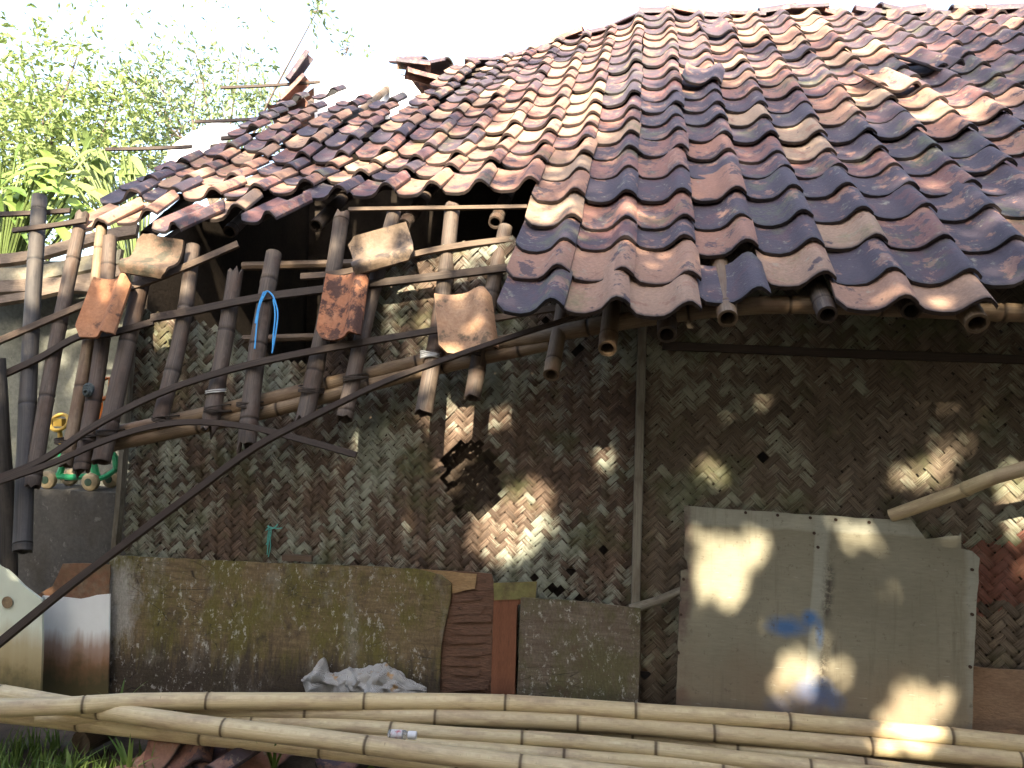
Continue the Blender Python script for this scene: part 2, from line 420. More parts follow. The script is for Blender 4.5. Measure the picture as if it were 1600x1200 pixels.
tiles = []
c0 = -.509
SPECIAL = {}
for c in range(-11, 18):
    X = c0 + c * TW
    for k in range(-1, 19):
        s = .10 + k * EXP; Xe = X; sl_ = 0; kind = None; rot = 0; lift = 0
        h = rng.random()
        if X < -2.76 and not (X > -3.0 and 3 <= k <= 7): continue
        if c >= 0:
            if k == -1 and not (c in (0, 1, 2) or c in (5, 6) or c == 9): continue
            if c in (0, 1, 2) and k <= 1: sl_ = .02 + .02 * h
            if c in (5, 6) and k == -1: sl_ = .09
            if c == 2 and k == 1: sl_ = .07
            if c == 3 and k == 0: sl_ = -.10; 
        elif X > -1.72:
            if k < 4: continue
            if k == 4: sl_ = -.10
        else:
            if k < 3: continue
            if k == 3: sl_ = -.13 + .12 * h; rot = rng.uniform(-.40, .12); lift = -.015
            elif k == 4: rot = rng.uniform(-.12, .06)
        k_l = max(0, min(1, (-1.5 - X) / 1.2)); Xr = X - k_l * max(0, s - .8) * .19
        if Xr < -1.93 and s > 3.0 + .9 * max(0, min(1, (-1.93 - Xr) / .75)) and Xr > -2.8: continue
        if Xr <= -2.8 and s > 4.0: continue
        if X < -2.3 and k >= 9 and h < .12: continue
        # colour: darker maroon low on the right, paler in the middle strip and up high
        base = .30 + .28 * mnoise.noise(Vector((X * .8, s * .7, 5)))
        if X < -.5: base += .10
        if k <= 4 and X > .5: base -= .06
        if k <= 2 and X < .8: base += .22
        kind = min(.97, max(.02, rng.gauss(base + .1, .26)))
        tiles.append([c, k, X, s + sl_, kind, rot, lift])
OV = {(0, 1): .12, (0, 0): .72, (0, -1): .2, (1, 0): .75, (1, -1): .8, (2, -1): .85, (2, 0): .75, (3, 0): .18, (4, 0): .85, (4, 1): .22, (5, -1): .72, (6, -1): .86, (5, 0): .15, (5, 1): .9, (6, 0): .3, (4, 2): .12, (4, 3): .1, (3, 2): .3, (5, 3): .14, (6, 3): .2}
recs = []
for (c, k, X, s, kind, rot, lift) in tiles:
    kind = OV.get((c, k), kind)
    p, ex, es, nn = frame(X + TW / 2, max(s, -.25)); p = roofP(X, s)
    if s < 0: p = roofP(X, 0) + es * s
    a = rot + rng.gauss(0, .022); e1 = ex * math.cos(a) + es * math.sin(a); e2 = es * math.cos(a) - ex * math.sin(a)
    tilt = rng.gauss(0, .012); n2 = (nn + e1 * tilt).normalized(); e1 = (e1 - n2 * e1.dot(n2)).normalized(); e2 = n2.cross(e1)
    p = p + nn * (rng.uniform(0, .006) + lift) + ex * rng.gauss(0, .004) + es * rng.gauss(0, .008)
    if c == 0 and k >= 0: pass
    M = Matrix(((e1.x, e2.x, n2.x, p.x), (e1.y, e2.y, n2.y, p.y), (e1.z, e2.z, n2.z, p.z), (0, 0, 0, 1)))
    px, py, d = topx(p); vis = -120 < px < 1650 and -40 < py < 1200
    recs.append((d if vis else d + 100, M, varpick(kind)))
# a few tiles that have slipped and lie loose on top of the others
for (px, py, sc, rot, kind) in ((1470, 118, 0, .5, .25), (1085, 135, 0, -.15, .12), (1392, 150, 0, .3, .8), (1115, 62, 0, .1, .3), (700, 105, 0, .8, .5)):
    # find the spot on the roof by marching along the line of sight
    d = ray(px, py); best = None
    for q in range(250, 800):
        P = CAM + d * (q * .01)
        s = .8 + (P.y - 3.39) / math.cos(theta(P.x))
        if s > 0 and P.z < roofP(P.x, s).z: best = (P.x, s); break
    if best:
        p, ex, es, nn = frame(*best); e1 = ex * math.cos(rot) + es * math.sin(rot); e2 = nn.cross(e1); p = p + nn * .055 - es * .12 - ex * .1
        n2 = (nn + e1 * .15 - e2 * .1).normalized(); e1 = (e1 - n2 * e1.dot(n2)).normalized(); e2 = n2.cross(e1)
        recs.append((0, Matrix(((e1.x, e2.x, n2.x, p.x), (e1.y, e2.y, n2.y, p.y), (e1.z, e2.z, n2.z, p.z), (0, 0, 0, 1))), varpick(kind)))
recs.sort(key=lambda r: r[0])
JV = []; JF = []; JA = {'kind': [], 'seed': [], 'edge': []}
for i, (d, M, me) in enumerate(recs):
    if i < 300:
        o = bpy.data.objects.new('roof_tile', me); link(o); o.matrix_world = M; rp(o)
    else:
        b = len(JV); JV += [M @ v.co for v in me.vertices]; JF += [[b + q for q in f.vertices] for f in me.polygons]
        for k_ in JA: JA[k_] += [x.value for x in me.attributes[k_].data]
if JV:
    o = rp(mesh('far_roof_tiles', JV, JF, M_TILE, attrs={k_: ('FLOAT', v) for k_, v in JA.items()}, ang=42)); o['kind'] = 'stuff'

# ridge caps ----------------------------------------------------------
def ridge_mesh(seed, kind):
    V = []; F = []; n = 9
    for side, r in ((0, .085), (1, .070)):
        for yy in (0, .05, .30):
            for k in range(n):
                th = math.pi * (k / (n - 1)); q = r * (1.08 if yy < .04 else 1)
                V.append((yy, math.cos(th) * q, math.sin(th) * q * .8))
    m = 3 * n
    for side in (0, 1):
        for j in range(2):
            for k in range(n - 1):
                a = side * m + j * n + k; q = [a, a + n, a + n + 1, a + 1]; F.append(q if side else q[::-1])
    for k in range(n - 1):
        F.append([k, k + 1, k + 1 + m, k + m]); a = 2 * n + k; F.append([a + 1, a, a + m, a + 1 + m])
    for j in range(2):
        a = j * n; F.append([a + n, a, a + m, a + n + m]); a = j * n + n - 1; F.append([a, a + n, a + n + m, a + m])
    return mesh('ridge_tile', V, F, M_TILE, attrs={'kind': ('FLOAT', [kind] * len(V)), 'seed': ('FLOAT', [seed] * len(V)), 'edge': ('FLOAT', [0.0] * len(V))}, link_it=False)
RM = [ridge_mesh(rng.random(), k) for k in (.05, .2, .4, .12, .6)]
x = -1.85
while x < 3.9:
    p = roofP(x, SR); q = roofP(x + .26, SR); o = bpy.data.objects.new('ridge_tile', rng.choice(RM)); link(o)
    t = (q - p).normalized(); yaw = math.atan2(t.y, t.x) + rng.gauss(0, .12); pitch = -math.asin(t.z) + rng.gauss(0, .08)
    o.matrix_world = Matrix.Translation(p + Vector((0, .02, .0 + rng.uniform(-.02, .02)))) @ Matrix.Rotation(yaw, 4, 'Z') @ Matrix.Rotation(pitch, 4, 'Y') @ Matrix.Rotation(rng.gauss(0, .15), 4, 'X')
    rp(o); x += .25
for (px, py, rz, ry) in ((1015, 26, .7, -.35), (1395, 8, .3, .1), (640, 92, .25, .05), (655, 108, .5, .1), (1045, 30, -.2, .3)):
    p = atY(px, py, 6.5 if px < 700 else 6.72); o = bpy.data.objects.new('ridge_tile', rng.choice(RM)); link(o)
    o.matrix_world = Matrix.Translation(p + Vector((-.12, 0, -.05))) @ Matrix.Rotation(rz, 4, 'Z') @ Matrix.Rotation(ry, 4, 'Y'); rp(o)

# rafters ---------------------------------------------------------------
RAFT = [((35, 862), (62, 308), .036, M_CHAR_SHADE), ((50, 762), (129, 335), .032, M_OLD), ((103, 728), (160, 345), .027, M_PALE), ((127, 736), (172, 372), .033, M_OLD),
        ((158, 722), (238, 372), .038, M_OLD), ((250, 656), (302, 385), .034, M_OLD), ((327, 672), (368, 425), .036, M_OLD), ((385, 697), (428, 396), .038, M_OLD),
        ((475, 660), (534, 338), .037, M_OLD), ((538, 655), (616, 332), .034, M_OLD), ((662, 646), (707, 322), .036, M_OLD), ((738, 622), (790, 355), .034, M_OLD)]
for i, (a, b, r, m) in enumerate(RAFT):
    A = hang(*a); B = hang(*b); mid = (A + B) / 2 + Vector((rng.uniform(-.02, .02), rng.uniform(-.015, .015), 0))
    L = (B - A).length
    rp(bam_mesh('rafter', [A, mid, B], r, r * .95, even_nodes(L, .33), mat=m, jag=.10 if i == 7 else (.05 if i in (6, 8, 3) else .015), wob=0, bulge=.07, ringdark=.7))
for (px, py, Y, r, m, steep) in ((861, 586, 2.80, .030, M_PALE, 1), (949, 545, 2.76, .034, M_PALE, 1), (1042, 523, 2.74, .034, M_OLD, 0), (1137, 498, 2.70, .034, M_PALE, 0), (1293, 492, 2.74, .034, M_OLD, 0), (1425, 486, 2.76, .034, M_OLD, 0), (1527, 506, 2.70, .037, M_PALE, 0)):
    A = atY(px, py, Y); B = roofP(A.x + .02, 1.5) + Vector((0, .6, -.8)) * .11
    rp(bam_mesh('rafter', [A, (A + B) / 2, B], r, r, even_nodes((B - A).length, .35, .12), mat=m, jag=.004, bulge=.07, ringdark=.7))
# upper rafters inside the roof, seen through the gaps
for X in (-2.5, -2.05, -1.6, -1.15, -.7, -.2, .4, .95, 1.5, 2.1, 2.7):
    A = roofP(X, .95) + Vector((0, .06, -.10)); B = roofP(X, 4.75) + Vector((0, .05, -.10))
    rp(bam_mesh('rafter', [A, roofP(X, 2.5) + Vector((0, .06, -.09)), B], .033, .033, even_nodes(3.8, .35), mat=M_OLD, hollow=(True, False)))
# purlin poles on the wall
pl = [hang(120, 690, .085), hang(390, 632, .085), hang(680, 560, .085), atY(900, 515, 2.98), atY(1120, 482, 2.90), atY(1300, 477, 2.90), atY(1720, 492, 2.92), Vector((3.3, 2.94, atY(1720, 492, 2.92).z + .01))]
rp(bam_mesh('wall_plate', pl, .034, .032, even_nodes(plen(pl), .38), mat=M_PALE))
pl2 = [hang(150, 684, .10) + Vector((0, 0, -.045)), hang(390, 650, .09), hang(600, 596, .09), hang(690, 574, .09), atY(860, 537, 3.03)]
rp(bam_mesh('wall_plate', pl2, .030, .027, even_nodes(plen(pl2), .36), mat=M_PALE))

def lashing(px, py, r, n, mat, off=.03):
    G = Geo()
    for k in range(n):
        c = hang(px, py + (k - n / 2) * 2.2, off); tl = rng.uniform(-.012, .012)
        G.tube([c + Vector((math.cos(t) * r, math.sin(t) * r * 1.9, tl * math.cos(t))) for t in [2 * math.pi * q / 14 for q in range(15)]], .0032, 5, False)
    rp(G.build('lashing', mat))
M_ROPE = m_plain('palm_fibre_rope', (.05, .038, .028), .9, .4, 60)
for (px, py) in ((112, 690), (150, 682), (176, 676), (262, 655), (342, 640), (392, 633), (487, 610), (556, 592), (745, 552)): lashing(px, py, .045, 4, M_ROPE)
# battens across the bare rafters ---------------------------------------
BO = -.045
def batten(pts, wpx, mat, off=BO): return rp(lath('batten', [hang(x, y, off) for x, y in pts], wpx * 3.5 / 1200, .012, mat))
batten([(-60, 556), (0, 532), (150, 468), (262, 428), (372, 381)], 13, M_LATHP)
batten([(-60, 620), (0, 588), (60, 560), (122, 526), (170, 521), (240, 503)], 12, M_LATH)
batten([(236, 497), (300, 486), (400, 466), (530, 449), (680, 432), (792, 418)], 14, M_LATH, -.05)
batten([(470, 432), (540, 425), (640, 399), (710, 385), (802, 373)], 11, M_LATHP)
batten([(545, 327), (690, 325), (824, 323)], 7, M_LATHP)
batten([(690, 515), (775, 497), (850, 484), (930, 473), (1000, 458)], 11, M_LATHP, -.06)
# battens sticking out at the broken left end and one per course under the tiles
for (a, b) in (((305, 190), (438, 183)), ((165, 233), (300, 229)), ((345, 137), (500, 128)), ((-40, 336), (110, 329)), ((20, 360), (135, 344)), ((95, 92), (110, 62))):
    Y = {190: 5.9, 233: 5.1, 137: 6.4, 336: 3.5, 360: 3.35, 92: 6.1}[a[1]]
    if a[1] == 92: continue
    rp(lath('batten', [atY(*a, Y), atY((a[0] + b[0]) / 2, (a[1] + b[1]) / 2 + 1, Y - .02), atY(*b, Y)], .03, .012, M_LATH))
for k in range(1, 19):
    s = .10 + k * EXP + .27; x0 = -.5 if s < 1.15 else -2.7
    if s > 3.1: x0 = -1.6
    if s > 4.8: continue
    rp(lath('batten', [roofP(x_, s) + Vector((0, .6, -.8)) * .032 for x_ in [x0 + (3.6 - x0) * q / 8 for q in range(9)]], .03, .014, M_LATH, n=2))

# ------------------------------------------------------------------ woven walls
def inpoly(x, y, P):
    c = False; j = len(P) - 1
    for i in range(len(P)):
        if (P[i][1] > y) != (P[j][1] > y) and x < (P[j][0] - P[i][0]) * (y - P[i][1]) / (P[j][1] - P[i][1]) + P[i][0]: c = not c
        j = i
    return c
def weave(poly, holes, wd, Y0, mat, parent, bulge=None, amp=.0042, seed=1):
    r = random.Random(seed); q2 = math.sqrt(.5)
    ps = [(x + z) * q2 for x, z in poly]; qs = [(x - z) * q2 for x, z in poly]
    def ok(x, z):
        if not inpoly(x, z, poly): return False
        return not any(h(x, z) for h in holes)
    made = []
    def flush(V, F, BC, SD_, dirn):
        if len(F) < 4: return
        if dirn == 0: F = [f[::-1] for f in F]
        o = mesh('bamboo_strip', V, F, mat, attrs={'bc': ('FLOAT_VECTOR', BC), 'seed': ('FLOAT', SD_)}, ang=60)
        o.parent = parent; made.append(o)
    for dirn in (0, 1):
        lo, hi = (ps, qs) if dirn == 0 else (qs, ps)
        for i in range(int(min(lo) / wd) - 1, int(max(lo) / wd) + 2):
            V = []; F = []; BC = []; SD_ = []; sh = r.gauss(0, .05) * wd; wf = r.uniform(.40, .485); skew = r.gauss(0, .00006); lastrow = None; tone = r.gauss(0, .10); fl = r.random(); lastover = None; brk = r.random
            for j in range(int(min(hi) / wd) - 1, int(max(hi) / wd) + 2):
                over = ((i + j) % 4) in ((0, 1) if dirn == 0 else (2, 3))
                if over != lastover: fl = min(1, max(0, r.gauss(.5, .24) + tone)); lift = r.uniform(.6, 1.5); lastover = over
                a = (i * wd + sh) + skew * j; cc = j * wd
                x, z = ((a + cc) * q2, (a - cc) * q2) if dirn == 0 else ((cc + a) * q2, (cc - a) * q2)
                if not ok(x, z):
                    flush(V, F, BC, SD_, dirn); V = []; F = []; BC = []; SD_ = []; lastrow = None; continue
                for e in (-.36, .36):
                    c_ = cc + e * wd; row = []
                    for v_, hgt in ((-wf, 0), (0, .0016), (wf, 0)):
                        aa = a + v_ * wd
                        x, z = ((aa + c_) * q2, (aa - c_) * q2) if dirn == 0 else ((c_ + aa) * q2, (c_ - aa) * q2)
                        y = Y0 - (amp * lift if over else -amp) - hgt + (bulge(x, z) if bulge else 0)
                        V.append((x, y, z)); BC.append((c_ + i * .37, v_ * wd + i * .13, 0)); SD_.append(fl); row.append(len(V) - 1)
                    if lastrow: F.append([lastrow[0], lastrow[1], row[1], row[0]]); F.append([lastrow[1], lastrow[2], row[2], row[1]])
                    lastrow = row
            flush(V, F, BC, SD_, dirn)
    return made
def wxz(px, py, Y=WALLY): p = atY(px, py, Y); return (p.x, p.z)
def ell(px, py, rx, ry, rot=0):
    c = wxz(px, py); sx = rx * 3.45 / 1200; sy = ry * 3.45 / 1200
    def f(x, z):
        dx = x - c[0]; dz = z - c[1]; u = dx * math.cos(rot) + dz * math.sin(rot); v = -dx * math.sin(rot) + dz * math.cos(rot)
        return (u / sx) ** 2 + (v / sy) ** 2 < 1 + .35 * mnoise.noise(Vector((x * 30, z * 30, 4)))
    return f
M_WL = m_weave('weave_mossy', (.066, .042, .030), (.165, .115, .08), (.275, .305, .245), .478)
rx0, rz0 = wxz(1508, 925); _, rz1 = wxz(1560, 842)
M_WR = m_weave('weave_brown', (.085, .062, .044), (.185, .148, .105), (.27, .285, .21), .52, (rx0, rz0 - .03, 0, rz1), .48)
# frame bars behind the mats; each mat's strips hang under its own frame
def frame_bars(name, bars):
    G = Geo()
    for (a, b, r) in bars: G.tube([Vector(a), (Vector(a) + Vector(b)) / 2, Vector(b)], r, 8)
    o = mesh(name, G.V, G.F, M_IN, attrs={'bc': ('FLOAT_VECTOR', [(v.x, v.z, v.y) for v in G.V]), 'ring': ('FLOAT', [0.0] * len(G.V)), 'seed': ('FLOAT', [.4] * len(G.V))})
    o.parent = hut; o.matrix_parent_inverse = Matrix.Translation((0, -WALLY, 0)); return o
xl = wxz(196, 760)[0]; xm = wxz(998, 740)[0]
fl = frame_bars('wall_panel', [((xl, 3.37, .3), (xm, 3.37, .3), .025), ((xl, 3.37, .72), (xm, 3.37, .72), .025), (atY(380, 530, 3.45), atY(560, 525, 3.45), .02), (atY(380, 416, 3.5), atY(560, 412, 3.5), .022)])
fr = frame_bars('wall_panel', [((xm, 3.37, .3), (2.9, 3.37, .3), .025), ((xm, 3.37, 1.1), (2.9, 3.37, 1.1), .025), ((xm, 3.37, 1.9), (2.9, 3.37, 1.9), .025)])
hut_b = [wxz(p[0], p[1]) for p in ((200, 480), (300, 500), (376, 520), (388, 562), (500, 566), (552, 480), (590, 418), (700, 382), (800, 372), (1003, 380))]
polyL = [(xl, .02)] + [(xl, hut_b[0][1])] + hut_b + [(xm, hut_b[-1][1]), (xm, .02)]
holesL = [ell(737, 748, 44, 60, .2), ell(945, 856, 5, 5), ell(868, 922, 11, 7), ell(905, 935, 9, 8), ell(905, 545, 6, 6), ell(880, 520, 8, 7), ell(560, 880, 5, 5), ell(850, 500, 8, 6), ell(893, 892, 4, 4), ell(700, 655, 4, 5), ell(838, 900, 4, 4)]
bulL = lambda x, z: -.018 * mnoise.noise(Vector((x * 1.7, z * 2.1, 1)))
weave(polyL, holesL, .0277, WALLY, M_WL, fl, bulL, seed=3)
polyR = [(xm + .005, .02), (xm + .005, 2.1), (3.3, 2.1), (3.3, .02)]
holesR = [ell(1188, 716, 5, 5), ell(1138, 760, 4, 4), ell(1010, 1050, 5, 5), ell(1065, 575, 5, 4), ell(1190, 715, 5, 4)]
weave(polyR, holesR, .034, WALLY, M_WR, fr, lambda x, z: -.012 * mnoise.noise(Vector((x * 1.5, z * 1.9, 9))), seed=5)
# torn inner mat that shows through the hole
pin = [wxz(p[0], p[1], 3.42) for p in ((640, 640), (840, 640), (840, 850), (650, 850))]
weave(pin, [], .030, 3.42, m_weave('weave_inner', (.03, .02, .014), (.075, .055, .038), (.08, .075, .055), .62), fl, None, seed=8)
# uprights and rails outside the mats
M_POST = m_bamboo('weathered_post', (.16, .145, .11), (.33, .31, .25), (.07, .06, .05), .7, (.12, .10, .07), .8)
def hl(name, pts, wid, thk, mat, nrm=Vector((0, -1, 0))): return hp(lath(name, pts, wid, thk, mat, nrm=nrm))
hl('post', [atY(1006, 420, 3.265), atY(1003, 540, 3.265), atY(998, 740, 3.262), atY(993, 946, 3.262)], .040, .035, M_POST)
hl('post', [atY(999, 950, 3.262), atY(997, 1020, 3.262), (atY(996, 1100, 3.262).x, 3.262, .0)], .022, .03, M_LATHP)
hl('post', [atY(208, 480, 3.27), atY(194, 690, 3.27), atY(186, 800, 3.27), atY(180, 872, 3.27), (atY(179, 900, 3.27).x, 3.27, 0)], .030, .035, M_POST)
hl('rail', [atY(1035, 540, 3.27), atY(1200, 547, 3.268), atY(1400, 555, 3.268), atY(1760, 566, 3.27), Vector((3.3, 3.27, atY(1760, 566, 3.27).z))], .036, .022, M_LATH)
# the other walls of the hut
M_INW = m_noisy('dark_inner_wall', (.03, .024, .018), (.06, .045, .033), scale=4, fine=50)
def wall_box(c, sx, sy, sz): G = Geo(); G.box(c, sx, sy, sz); return hp(G.build('rear_wall', M_INW, smooth=False))
wall_box((.5, 10.2, .95), 5.9, .06, 1.9)
wall_box((3.4, 6.75, 1.0), .06, 6.8, 2.0)
def prism_wall(pts, d):      # a vertical wall from its outline, given a thickness
    n = len(pts); V = [Vector(p) for p in pts] + [Vector(p) + d for p in pts]
    F = [list(range(n)), [n + i for i in range(n)][::-1]] + [[i, i + n, (i + 1) % n + n, (i + 1) % n] for i in range(n)]
    return hp(mesh('gable_or_partition', V, F, M_INW, smooth=False))
gx = -2.40
prism_wall([(gx, 3.36, 0), (gx, 10.2, 0), (gx, 10.2, 1.6)] + [(gx, roofP(gx, s_).y, roofP(gx, s_).z - .16) for s_ in (4.7, 4.0, 3.4, 2.6, 1.8, 1.2, .85)], Vector((-.05, 0, 0)))
prism_wall([(-2.38, 5.2, 0)] + [(x_, 5.2, roofP(x_, .8 + (5.2 - 3.39) / math.cos(theta(x_))).z - .17) for x_ in (-2.38, -1.8, -1.2, -.6, 0, .8, 1.6, 3.3)] + [(3.3, 5.2, 0)], Vector((0, .05, 0)))  # inner partition, added to keep the interior fully dark behind the gaps

# ------------------------------------------------------------------ stray tiles hanging on the battens
def m_clay(name, c0, c1, dark, amt):
    b = NB(name, .75); P = b.pos()
    c = b.mix(b.ramp(b.noise(P, 14, 5, .65), (.3, 0), (.7, 1)), c0, c1)
    c = b.mix(b.math('MULTIPLY', b.ramp(b.noise(b.vmath('ADD', P, (2, 6, 1)), 11, 5, .7), (amt, 0), (amt + .08, 1)), .85), c, dark)
    c = b.mix(.5, c, b.ramp(b.noise(P, 70, 4, .7), (.25, .25), (.75, .75)), 'OVERLAY')
    b.bump(b.noise(P, 60, 5, .7), .5, .006); return b.done(c)
M_CLAY = [m_clay('grey_clay', (.10, .066, .044), (.165, .115, .078), (.055, .055, .04), .50), m_clay('orange_clay', (.33, .145, .068), (.40, .20, .105), (.075, .042, .03), .56), m_clay('buff_clay', (.13, .095, .066), (.21, .155, .11), (.06, .05, .045), .52), m_clay('stained_clay', (.32, .125, .058), (.36, .17, .09), (.03, .018, .018), .48), m_clay('pale_clay', (.33, .19, .11), (.40, .26, .16), (.11, .085, .055), .56)]
def loose_tile(px, py, rot, kind, off, label, yawtilt=0.0, seed=None, broken=None):
    kx, ky = {.82: (.85, .72), .66: (.78, .98), .84: (.80, .86), .60: (.80, 1.04), .80: (.96, .92)}[kind]
    me = tile_mesh(kind, rng.random() if seed is None else seed, broken); me.materials[0] = M_CLAY[{.82: 0, .66: 1, .84: 2, .60: 3, .80: 4}[kind]]
    c = hang(px, py, off); ey = Vector((0, .444, 1)).normalized(); ex = Vector((1, 0, 0)); n = ex.cross(ey)
    e1 = ex * math.cos(rot) + ey * math.sin(rot); e2 = n.cross(e1)
    n2 = (n + e1 * yawtilt).normalized(); e1 = (e1 - n2 * e1.dot(n2)).normalized(); e2 = n2.cross(e1)
    p = c - e1 * TW * .53 * kx - e2 * TL * .5 * ky; e1 = e1 * kx; e2 = e2 * ky
    o = bpy.data.objects.new('stray_roof_tile', me); link(o)
    o.matrix_world = Matrix(((e1.x, e2.x, n2.x, p.x), (e1.y, e2.y, n2.y, p.y), (e1.z, e2.z, n2.z, p.z), (0, 0, 0, 1)))
    return tag(o, label, 'roof tile', 'stray tiles left hanging on the bare battens')
loose_tile(243, 404, R(-97), .82, -.10, 'greyish brown stray tile lying sideways on two battens near the left end', .1)
loose_tile(166, 481, R(3), .66, -.10, 'orange stray tile on the leftmost bare battens, dark streak down its middle', .12)
loose_tile(598, 392, R(-68), .84, -.10, 'tilted greyish stray tile speckled with white lichen, above the red stained tile', .1)
loose_tile(538, 479, R(4), .60, -.085, 'reddish orange stray tile with black stains hanging upright in the middle of the bare frame', .06)
loose_tile(727, 505, R(12), .80, -.11, 'pale orange stray tile hanging lowest, just left of the intact tile rows', .25)

# fallen laths -----------------------------------------------------------
tag(lath('fallen_lath', [hang(x, y, -.065 - .05 * max(0, (300 - x) / 300)) for x, y in ((-80, 775), (0, 746), (70, 716), (150, 664), (250, 614), (350, 580), (450, 556), (560, 536), (690, 514))], .032, .011, M_LATH), 'long dark bamboo lath sagging across the rafters and curving down to the left edge', 'lath')
tag(lath('fallen_lath', [hang(x, y, -.10 - .04 * max(0, (300 - x) / 300)) for x, y in ((-80, 780), (0, 752), (80, 724), (150, 694), (210, 673), (270, 661), (330, 660), (400, 669), (480, 689), (557, 711))], .027, .010, M_LATH), 'springy dark lath arched like a bow with its free end hanging before the wall', 'lath')
dl = [(-140, 1115), (0, 1003), (100, 922), (200, 846), (300, 771), (400, 698), (500, 645), (600, 597), (700, 560), (800, 526), (925, 487)]
tag(lath('fallen_lath', [atY(x, y, 2.42 + .40 * min(1, max(0, x / 925)) + (0 if x >= 0 else x * .0006)) for x, y in dl], (.036, .018), .014, M_LATH), 'straight dark lath slanting from the lower left corner up to the eave', 'lath')

# cords --------------------------------------------------------------------
M_BLUE = m_plain('blue_plastic', (.05, .30, .62), .4, .3, 60)
G = Geo()
for pts in (((416, 456), (407, 475), (402, 500), (398, 545)), ((412, 456), (404, 478), (399, 505)), ((430, 470), (434, 490), (431, 520), (425, 552)), ((427, 468), (430, 492), (427, 525), (426, 548))):
    G.tube(smooth_path([hang(x, y, -.075) for x, y in pts], 4), .0035, 6)
G.tube(smooth_path([hang(x, y, -.072) for x, y in ((410, 460), (418, 455), (426, 462), (430, 472))], 4), .004, 6)
tag(G.build('blue_cord', M_BLUE), 'bright blue plastic cord knotted round the splintered rafter', 'cord')
G = Geo()
for k in range(5):
    c = hang(673, 551 + k * 1.8, 0); G.tube([c + Vector((math.cos(t) * .042, math.sin(t) * .042, .004 * math.sin(t * 2 + k))) for t in [2 * math.pi * q / 16 for q in range(17)]], .004, 6)
tag(G.build('wire_tie', m_plain('white_wire', (.30, .31, .31), .5)), 'white wire wound round a grey rafter just above the wall plate', 'wire')
G = Geo()
for k in range(2):
    c = hang(337, 610 + k * 3, 0); G.tube([c + Vector((math.cos(t) * .041, math.sin(t) * .041, .006 * math.cos(t))) for t in [2 * math.pi * q / 16 for q in range(17)]], .003, 6)
tag(G.build('wire_tie', m_plain('thin_wire', (.5, .5, .47), .5)), 'thin pale tie on the mossy rafter left of the blue cord', 'wire')
G = Geo()
for k in range(6):
    c = hang(141, 607 + (k % 3) * 3, -.035); G.tube([c + Vector((math.cos(t) * (.022 - .002 * k), -.01 - .003 * k, math.sin(t) * (.02 - .002 * k))) for t in [2 * math.pi * q / 12 for q in range(13)]], .006, 6)
tag(G.build('rope_knot', m_plain('dark_rope', (.06, .075, .075), .8)), 'dark rope knot tied on a brown rafter near the left end', 'rope')
G = Geo()
r2 = random.Random(3)
for k in range(9):
    a = (r2.uniform(415, 424), r2.uniform(822, 830)); b = (r2.uniform(410, 446), r2.uniform(818, 832)) if k < 5 else (r2.uniform(415, 421), r2.uniform(845, 872))
    G.tube(smooth_path([atY(*a, 3.28), atY((a[0] + b[0]) / 2 + r2.uniform(-4, 4), (a[1] + b[1]) / 2 + r2.uniform(-3, 3), 3.272), atY(*b, 3.28)], 3), .0026, 5)
tag(G.build('teal_string', m_plain('teal_plastic', (.10, .38, .33), .5)), 'frayed teal plastic string dangling on the woven wall above the plywood', 'string')

# ------------------------------------------------------------------ boards leaning on the wall
def outline(px, plane, jag=.003, ground=1080, sub=.04, r=None):
    n, c = plane; P = []
    for (x, y) in px:
        p = atPl(x, y, n, c)
        if y >= ground:
            p = atPl(x, y, n, c); z = .006; p = Vector((p.x, c - n.z * z - n.x * p.x, z))
        P.append(p)
    out = []
    for a, b in zip(P, P[1:] + P[:1]):
        L = (b - a).length; k = max(1, int(L / sub))
        for q in range(k):
            p = a.lerp(b, q / k)
            j = jag * mnoise.noise(p * 37) + jag * .6 * mnoise.noise(p * 90)
            t = (b - a).normalized(); s = t.cross(n).normalized(); out.append(p + s * (j if q else 0))
    return out
def board(name, px, plane, thk, mat, jag=.003, ground=1080, holes=None, link_it=True):
    O = outline(px, plane, jag, ground); n = plane[0].normalized()
    bm = bmesh.new()
    vs = [bm.verts.new(p) for p in O]; f = bm.faces.new(vs)
    if f.normal.dot(-n) < 0 if (bm.normal_update() or True) else 0: f.normal_flip()
    bmesh.ops.triangulate(bm, faces=bm.faces[:])
    ret = bmesh.ops.extrude_face_region(bm, geom=bm.faces[:]); 
    for v in ret['geom']:
        if isinstance(v, bmesh.types.BMVert): v.co += n * thk
    bmesh.ops.recalc_face_normals(bm, faces=bm.faces[:])
    me = bpy.data.meshes.new(name); bm.to_mesh(me); bm.free(); me.materials.append(mat)
    return link(bpy.data.objects.new(name, me))
def pl_(c, lean=.06, skew=0.0): return (Vector((skew, 1, -lean)), c)     # Y = c + lean*z

